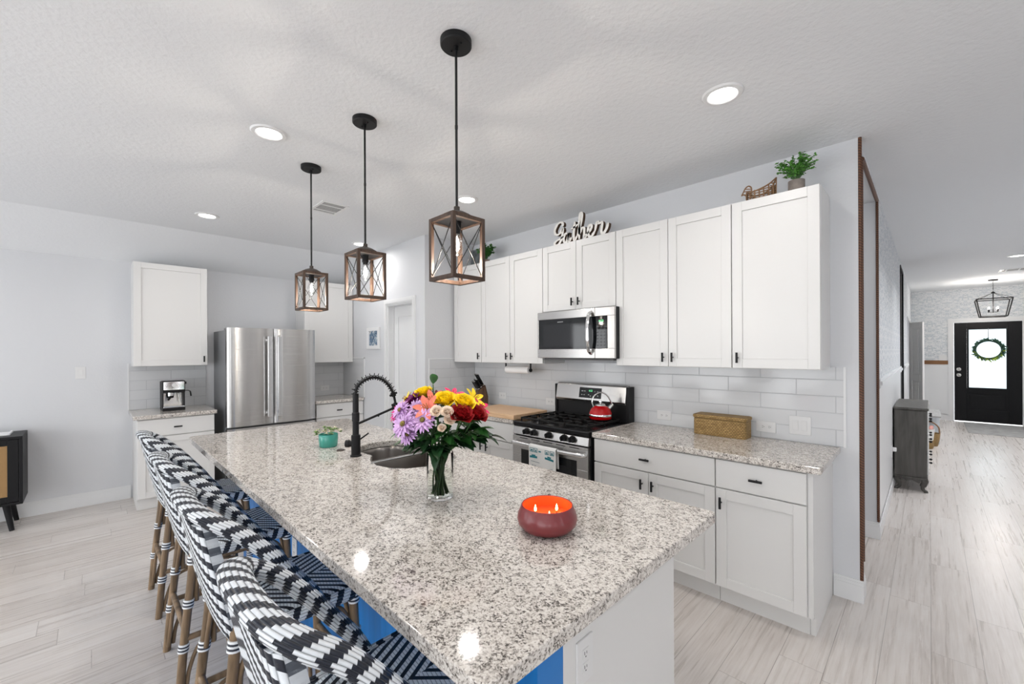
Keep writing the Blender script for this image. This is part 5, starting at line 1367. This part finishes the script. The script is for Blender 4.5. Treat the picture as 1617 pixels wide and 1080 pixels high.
GW = [[(.98, 1.38), (.95, 1.62), (.72, 1.74), (.42, 1.60), (.20, 1.28), (.22, .98), (.45, .84), (.74, .95), (.96, 1.25)],            # G
      [(.99, 1.30), (.95, .92), (.86, .50), (.62, .14), (.30, .06), (.16, .22), (.38, .40), (.72, .50), (1.05, .62)],
      [(1.45, .72), (1.22, .78), (1.05, .50), (1.10, .18), (1.30, .16), (1.45, .45), (1.50, .78), (1.48, .40), (1.58, .15), (1.78, .40)],  # a
      [(2.10, 1.50), (2.03, 1.0), (1.98, .45), (2.06, .14), (2.30, .40)], [(1.75, 1.02), (2.05, 1.10), (2.40, 1.25)],                        # t
      [(2.30, .40), (2.62, 1.20), (2.75, 1.85), (2.62, 2.02), (2.52, 1.70), (2.50, 1.0), (2.48, .12)], [(2.50, .45), (2.72, .88), (2.92, .84), (2.93, .50), (2.95, .15), (3.18, .38)],  # h
      [(3.18, .38), (3.48, .62), (3.58, .85), (3.42, .98), (3.26, .70), (3.30, .25), (3.55, .14), (3.85, .45)],                              # e
      [(3.85, .45), (3.98, .92), (4.10, 1.05), (4.18, .92), (4.40, .95), (4.45, .78), (4.38, .35), (4.52, .12), (4.80, .42), (4.95, .80)]]    # r
ribbon_word('lettering', GW, -2.415, 2.4535,    .1165, .117, 2.955, .034, .0205, SG, mat('sign_white', (.80, .78, .74), .6), mat('sign_edge', (.08, .045, .025), .7))
MB().box(-2.395, -1.86, 2.957, 2.977, 2.4532, 2.463).build('foot_bar', bpy.data.materials['sign_white'], SG, bevel=.002)
# wire hen basket
HN = thing('hen_basket', 'woven wicker hen-shaped basket on top of the right-hand cabinets', 'basket', (-.77, 3.02, 2.453))
WK = mat('wicker_brown', (.22, .115, .05), .6, bump=(200, .6, .002))
hm = MB(); hx0, hz0, hy = -.872, 2.4565, 3.02
H_ = lambda u, z, y=0: (hx0 + u, hy + y, hz0 + z)
def hh(u): # body half depth
    return .048 * math.sqrt(max(0, 1 - ((u - .125) / .09) ** 2))
for s_ in (-1, 1):
    for z_ in (0, .016, .032, .048, .062):
        hm.tube(spline([H_(.032, z_, 0), H_(.06, z_, s_ * .034 * (1 + z_ * 3)), H_(.115, z_ * .95, s_ * .044 * (1 + z_ * 3)), H_(.165, z_ * 1.05, s_ * .034 * (1 + z_ * 3)), H_(.195, z_ * 1.15, 0)], 5), .0032, 7)
    for u_ in (.06, .09, .115, .14, .165, .185):
        k = .034 if u_ in (.06, .165) else (.018 if u_ == .185 else .044); hm.tube([H_(u_, 0, s_ * k), H_(u_, .066 + max(0, u_ - .14) * .6, s_ * k * 1.2)], .0042, 7)
    hm.tube(spline([H_(.032, 0, 0), H_(.030, .04, s_ * .006), H_(.034, .075, s_ * .012), H_(.06, .060, s_ * .04), H_(.115, .064, s_ * .052), H_(.165, .088, s_ * .034), H_(.198, .128, 0)], 5), .0045, 8)
hm.tube(spline([H_(.033, .055), H_(.012, .070), H_(.000, .066), H_(.010, .085), H_(.022, .108), H_(.040, .118), H_(.056, .106), H_(.058, .080), H_(.055, .060)], 5), .0042, 8)
for a, b_ in (((.012, .088), (.056, .084)), ((.02, .104), (.058, .095)), ((.03, .07), (.056, .072)), ((.198, .128), (.196, 0)), ((.165, .088), (.196, .07)), ((.17, .10), (.198, .10))): hm.tube([H_(*a), H_(*b_)], .0032, 7)
hm.build('wicker_frame', WK, HN, smooth=60)
def bushy(name, label, cx, cy, z0, pr, ph, n, spread, hgt, lsize, seed, potm, rz=1.0):
    t = thing(name, label, 'potted plant', (cx, cy, z0)); r = random.Random(seed)
    MB().lathe([(0, 0), (pr * .86, 0), (pr, .006), (pr, ph), (pr * .9, ph), (pr * .9, ph * .8), (0, ph * .8)], (cx, cy, z0), 24).build('pot', potm, t, smooth=40)
    st = MB(); lf = MB()
    for k in range(n):
        a = r.uniform(0, 2 * PI); q = spread * r.uniform(.25, 1); top = Vector((cx + q * math.cos(a), cy + q * math.sin(a) * .6, z0 + ph + hgt * r.uniform(.35, 1) * (1 - .3 * q / spread)))
        b_ = Vector((cx, cy, z0 + ph * .8)); mid = b_.lerp(top, .5) + Vector((0, 0, hgt * .15)); path = spline([tuple(b_), tuple(mid), tuple(top)], 5)
        st.tube(path, .0014, 5)
        for i in range(3, len(path)):
            for s_ in range(2):
                b2 = r.uniform(0, 2 * PI); leaf(lf, path[i], (math.cos(b2), math.sin(b2), r.uniform(-.1, .8)), lsize * r.uniform(.7, 1.2), lsize * .8, .2, r.uniform(-1, 1))
    st.build('stems', GS, t, smooth=60); lf.build('foliage', mat('boxwood_' + str(seed), (.085, .27, .04) if seed == 4 else (.035, .13, .02), .45, var=(40, .5)), t, smooth=60)
bushy('potted_plant', 'bushy green plant in a grey-brown pot at the right end of the cabinets', -.565, 3.0, 2.4535, .043, .072, 60, .115, .185, .017, 4, mat('grey_pot', (.20, .17, .15), .7, var=(20, .3)))
bushy('potted_plant', 'small green plant on the cabinets behind the nearest pendant lamp', -3.40, 3.02, 2.4535, .045, .045, 34, .13, .19, .030, 9, mat('brown_pot', (.16, .11, .09), .7))
GP = thing('leaning_picture', 'grey metal-look square picture leaning on the wall above the corner cabinets', 'picture', (-3.70, 3.18, 2.453))
def Tl(u, o, z): return (u, 3.215 - o - (2.755 - z) * .12, z)
MB().box(-3.835, -3.64, .0, .012, 2.455, 2.70, Tl).build('board', mat('galvanised_grey', (.16, .175, .18), .5, metal=.3, var=(14, .5)), GP)
fr = MB()
for (a, b_, c_, d_) in ((-3.845, -3.63, 2.455, 2.468), (-3.845, -3.63, 2.695, 2.708), (-3.845, -3.833, 2.468, 2.695), (-3.642, -3.63, 2.468, 2.695)): fr.box(a, b_, -.002, .018, c_, d_, Tl)
fr.build('frame', mat('zinc_grey', (.25, .26, .27), .45, metal=.5), GP, bevel=.002)

# ================================================================== picture by the pantry door
PC = thing('framed_picture', 'small white-framed blue abstract picture on the wall left of the pantry door', 'picture', (-5.0, YP, 1.55))
m = MB()
for (a, b_, c_, d_) in ((-5.172, -4.832, 1.55, 1.592), (-5.172, -4.832, 1.778, 1.82), (-5.172, -5.118, 1.592, 1.778), (-4.886, -4.832, 1.592, 1.778)): m.box(a, b_, .001, .024, c_, d_, Tp)
m.build('frame', TRIM, PC, bevel=.002)
g = NT('blue_abstract_print'); uv = g.n('UVMap'); mp = g.n('Mapping'); mp.inputs['Scale'].default_value = (9, 9, 1); g.link(uv.outputs[0], mp.inputs[0])
n_ = g.n('TexNoise'); n_.inputs['Scale'].default_value = 1.3; n_.inputs['Detail'].default_value = 3; n_.inputs['Distortion'].default_value = 2; g.link(mp.outputs[0], n_.inputs['Vector'])
g.base(g.ramp(n_.outputs['Fac'], [(.32, (.03, .05, .08)), (.45, (.09, .17, .27)), (.53, (.25, .33, .40)), (.58, (.75, .76, .75)), (.66, (.07, .06, .05)), (.75, (.30, .42, .52))]))
MB().quad([Tp(-5.118, .008, 1.592), Tp(-4.886, .008, 1.592), Tp(-4.886, .008, 1.778), Tp(-5.118, .008, 1.778)], [(0, 0), (.23, 0), (.23, .19), (0, .19)]).box(-5.118, -4.886, .001, .0075, 1.592, 1.778, Tp).build('print', g.m, PC)

# ================================================================== left: rattan-front sideboard
SB = thing('sideboard', 'black sideboard with cane door fronts against the left wall', 'sideboard', (-5.7, -1.2, 0))
SBB = mat('sideboard_black', (.007, .007, .008), .45, spec=.22)
bx0, bx1, by0, by1 = -5.905, -5.505, -2.0, -.420
m = MB().box(bx0, bx1, by0, by1, .782, .805).box(bx0, bx1, by0, by1, .225, .248).box(bx0, bx1, by1 - .022, by1, .248, .782).box(bx0, bx1, by0, by0 + .022, .248, .782).box(bx0, bx0 + .012, by0 + .022, by1 - .022, .248, .782)
m.build('carcass', SBB, SB, bevel=.003)
n = 3; wy = (by1 - by0 - .044) / n
for k in range(n):
    a, b_ = by0 + .022 + wy * k + .002, by0 + .022 + wy * (k + 1) - .002; fw = .062
    dr = MB().box(bx1 - .024, bx1 - .004, a, a + fw, .25, .78).box(bx1 - .024, bx1 - .004, b_ - fw, b_, .25, .78).box(bx1 - .024, bx1 - .004, a + fw, b_ - fw, .25, .25 + fw * .8).box(bx1 - .024, bx1 - .004, a + fw, b_ - fw, .78 - fw * .8, .78).build('door', SBB, SB, bevel=.002)
    MB().box(bx1 - .018, bx1 - .010, a + fw, b_ - fw, .25 + fw * .8, .78 - fw * .8).build('cane_panel', CANE, dr, label='natural woven cane panel')
for y_, s_ in ((by1 - .10, 1), (by0 + .10, -1)):
    for x_, q in ((bx1 - .075, 1), (bx0 + .06, -1)):
        MB().tube([(x_, y_, .226), (x_ + q * .03, y_ + s_ * .035, 0)], [.024, .016], 12).build('leg', SBB, SB, smooth=40)
tr = MB().box(-5.85, -5.62, -.90, -.50, .8055, .812).box(-5.85, -5.62, -.90, -.885, .812, .822).box(-5.85, -5.62, -.515, -.50, .812, .822).build('tray', mat('white_tray', (.85, .85, .85), .35), bevel=.003)
tag(tr, 'flat white tray on the black sideboard', 'tray')

# ================================================================== hallway
DS = thing('dresser', 'grey-washed wooden dresser with curved feet against the hall wall', 'dresser', (-.145, 6.7, 0))
dx0, dx1, dy0, dy1 = XH + .018, -.020, 6.155, 7.22
MB().box(dx0, dx1 - .004, dy0 + .01, dy1 - .01, .155, .862).build('body', DRESSER, DS, bevel=.004)
MB().box(dx0 - .004, dx1 + .012, dy0 - .004, dy1 + .004, .8625, .889).build('top', DRESSER, DS, bevel=.008)
MB().box(dx0, dx1 + .002, dy0 + .006, dy1 - .006, .135, .1545).build('base_rail', DRESSER, DS, bevel=.003)
for k in range(2):
    for z0, z1 in ((.19, .40), (.415, .625), (.64, .845)):
        a, b_ = dy0 + .03 + k * .51, dy0 + .525 + k * .51
        dw = MB().box(dx1 - .0035, dx1 + .010, a, b_, z0, z1).build('drawer', mat('drawer_light', (.62, .62, .61), .45) if 'drawer_light' not in bpy.data.materials else bpy.data.materials['drawer_light'], DS, bevel=.004)
        for q in (.3, .7): MB().ball((dx1 + .026, a + (b_ - a) * q, (z0 + z1) / 2), .012, 12, 8).cyl((dx1 + .01, a + (b_ - a) * q, (z0 + z1) / 2), (dx1 + .026, a + (b_ - a) * q, (z0 + z1) / 2), .005).build('knob', MATTE, dw, smooth=40)
for x_, q in ((dx0 + .03, -1), (dx1 - .028, 1)):
    for y_ in (dy0 + .035, dy1 - .035):
        MB().tube(spline([(x_, y_, .136), (x_ + q * .006, y_, .105), (x_ - q * .010, y_, .055), (x_ - q * .004, y_, .025), (x_ + q * .014, y_, .012), (x_ + q * .016, y_, .0)], 4), [.032] * 4 + [.026] * 4 + [.016] * 4 + [.015] * 4 + [.017] * 4 + [.016], 12).build('foot', DRESSER, DS, smooth=50)
MB().prism([(dx0 + .05, .135), (dx0 + .09, .10), (dx0 + .14, .115), (dx1 - .06, .09), (dx1 - .045, .135)], dy0 + .012, dy0 + .03, T=lambda a, b_, z: (a, z, b_)).build('apron', DRESSER, DS)
pl = thing('wall_outlet', 'white outlet and plug on the hall wall behind the dresser corner', 'outlet', (XH, 5.98, .43))
MB().box(XH + .006, XH + .012, 5.945, 6.015, .372, .488).build('cover_plate', PLATE, pl, bevel=.002)
MB().box(XH + .012, XH + .045, 5.96, 6.0, .435, .475).build('plug', PLATE, pl, bevel=.005)

BN = thing('entry_bench', 'low pale entry bench against the hall wall near the front door', 'bench', (-.08, 10.0, 0))
BW = mat('bench_pale', (.62, .66, .70), .5); BT = m_wood('bench_top_wood', (.34, .335, .33), (.46, .455, .45), (30, 3, 30), .5)
b0, b1 = 9.50, 10.50
MB().box(XH + .03, .125, b0 - .015, b1, .425, .448).build('seat', BT, BN, bevel=.003)
MB().box(XH + .03, .11, b1 - .03, b1 - .005, .0, .4245).box(XH + .03, XH + .05, b0, b1 - .03, .0, .4245).build('side_panel', BW, BN)
for x_ in (XH + .06, .09):
    MB().box(x_ - .018, x_ + .018, b0, b0 + .036, 0, .4245).build('leg', BW, BN, bevel=.002)
MB().box(XH + .078, .072, b0 + .005, b0 + .03, .39, .4245).build('rail', BW, BN)
HB = thing('handled_basket', 'brown wicker basket with an arched handle under the entry bench', 'basket', (-.02, 9.25, 0))
MB().lathe([(0, 0), (.085, 0), (.105, .09), (.115, .20), (.108, .20), (.10, .10), (.08, .01), (0, .01)], (.0, 9.32, 0), 24).build('basket_body', SEAGRASS, HB, smooth=50)
MB().tube(spline([(-.105, 9.32, .19), (-.09, 9.32, .30), (0, 9.32, .37), (.09, 9.32, .30), (.105, 9.32, .19)], 6), .009, 8).build('handle', WK, HB, smooth=50)
WB = thing('white_basket', 'white woven basket holding pink rolled cloths by the entry bench', 'basket', (-.05, 8.9, 0))
MB().lathe([(0, .13), (.075, .13), (.092, .30), (.086, .30), (.07, .14), (0, .14)], (-.04, 9.02, 0), 24).build('basket_body', mat('white_weave', (.72, .72, .70), .7, bump=(160, .8, .004)), WB, smooth=50)
MB().lathe([(0, 0), (.07, 0), (.085, .05), (.07, .128), (0, .128)], (-.04, 9.02, 0), 24).build('lower_basket', SEAGRASS, WB, smooth=50)
for k in range(3):
    ob = MB().cyl((-.095 + .05 * k, 8.98, .285), (-.085 + .05 * k, 9.07, .325), .024).build('rolled_cloth', mat('pink_cloth', (.62, .30, .26), .8) if 'pink_cloth' not in bpy.data.materials else bpy.data.materials['pink_cloth'], WB, smooth=40)
rg = MB().box(.49, 1.62, 11.14, 12.72, .0005, .009).build('entry_rug', mat('grey_rug', (.30, .295, .29), .95, bump=(60, .8, .004), var=(9, .25)), bevel=.003)
tag(rg, 'flat grey rug in front of the black front door', 'rug')

# wreath on the front door
WR = thing('door_wreath', 'green leafy wreath hanging on the glass of the front door', 'wreath', (.842, YD - .03, 1.50))
ring = [(.842 + .175 * math.cos(2 * PI * k / 32), YD - .045, 1.50 + .175 * math.sin(2 * PI * k / 32)) for k in range(32)]
MB().tube(ring, .012, 8, closed=True).build('twig_ring', mat('wreath_twig', (.03, .06, .05), .7), WR, smooth=60)
m = MB(); m2 = MB(); r = random.Random(8)
for k in range(260):
    a = r.uniform(0, 2 * PI); p = (.842 + .175 * math.cos(a), YD - .05, 1.50 + .175 * math.sin(a)); b_ = a + r.choice((-1, 1)) * r.uniform(.7, 1.5)
    leaf(m2 if (math.sin(a) < -.3 and k % 2) else m, p, (math.cos(b_), r.uniform(-.5, .1), math.sin(b_)), r.uniform(.06, .12), .034, .1, r.uniform(-1, 1))
m.build('leaves', mat('eucalyptus', (.06, .13, .09), .6, var=(30, .3)), WR, smooth=60); m2.build('light_leaves', mat('lime_leaf', (.30, .42, .05), .6), WR, smooth=60)
MB().box(.836, .848, YD - .030, YD - .026, 1.67, 1.93).build('hanger', mat('hanger_grey', (.4, .42, .45), .4), WR)

# lantern chandelier
LX, LY = .818, 11.55
LN = thing('lantern_chandelier', 'black open-frame lantern chandelier with candle lights in the entry', 'chandelier', (LX, LY, ZC))
MB().lathe([(0, -.022), (.06, -.022), (.065, 0), (0, 0)], (LX, LY, ZC), 24).build('canopy', MATTE, LN, smooth=40)
m = MB()
for k in range(7):
    z_ = ZC - .035 - k * .025
    pts = [(LX + (.007 * math.cos(2 * PI * i / 10) if k % 2 else 0), LY + (0 if k % 2 else .007 * math.cos(2 * PI * i / 10)), z_ + .016 * math.sin(2 * PI * i / 10)) for i in range(10)]
    m.tube(pts, .0022, 6, closed=True)
m.build('chain', MATTE, LN, smooth=60)
zt_, zb_ = 2.415, 2.10; ta, ba = .215, .160
m = MB(); t_ = .009
def bar(p, q): m.tube([p, q], t_, 4)
cT = [(LX + sx * ta, LY + sy * ta, zt_) for sx, sy in ((-1, -1), (1, -1), (1, 1), (-1, 1))]; cB = [(LX + sx * ba, LY + sy * ba, zb_) for sx, sy in ((-1, -1), (1, -1), (1, 1), (-1, 1))]
for i in range(4):
    j = (i + 1) % 4; bar(cT[i], cT[j]); bar(cB[i], cB[j]); bar(cT[i], cB[i]); m.tube([cT[i], (LX, LY, 2.53)], .004, 6)
m.cyl((LX, LY, 2.17), (LX, LY, 2.56), .008).cyl((LX, LY, 2.52), (LX, LY, 2.545), .025)
m.build('lantern_frame', MATTE, LN)
for k in range(4):
    a = R(45 + 90 * k); x_, y_ = LX + .075 * math.cos(a), LY + .075 * math.sin(a)
    ar = MB().tube([(LX, LY, 2.18), (x_, y_, 2.185)], .005, 6).cyl((x_, y_, 2.18), (x_, y_, 2.235), .009).build('candle_arm', MATTE, LN, smooth=40)
    MB().lathe([(0, 0), (.008, .004), (.0105, .016), (.006, .032), (0, .045)], (x_, y_, 2.235), 12).build('bulb', BULBG, ar, smooth=60)
d = bpy.data.lights.new('chandelier_light', 'POINT'); d.energy = 34; d.color = (1, .93, .85); d.shadow_soft_size = .06
lo = bpy.data.objects.new('chandelier_light', d); COL.objects.link(lo); lo.parent = LN; lo.location = (0, 0, 2.30 - ZC)
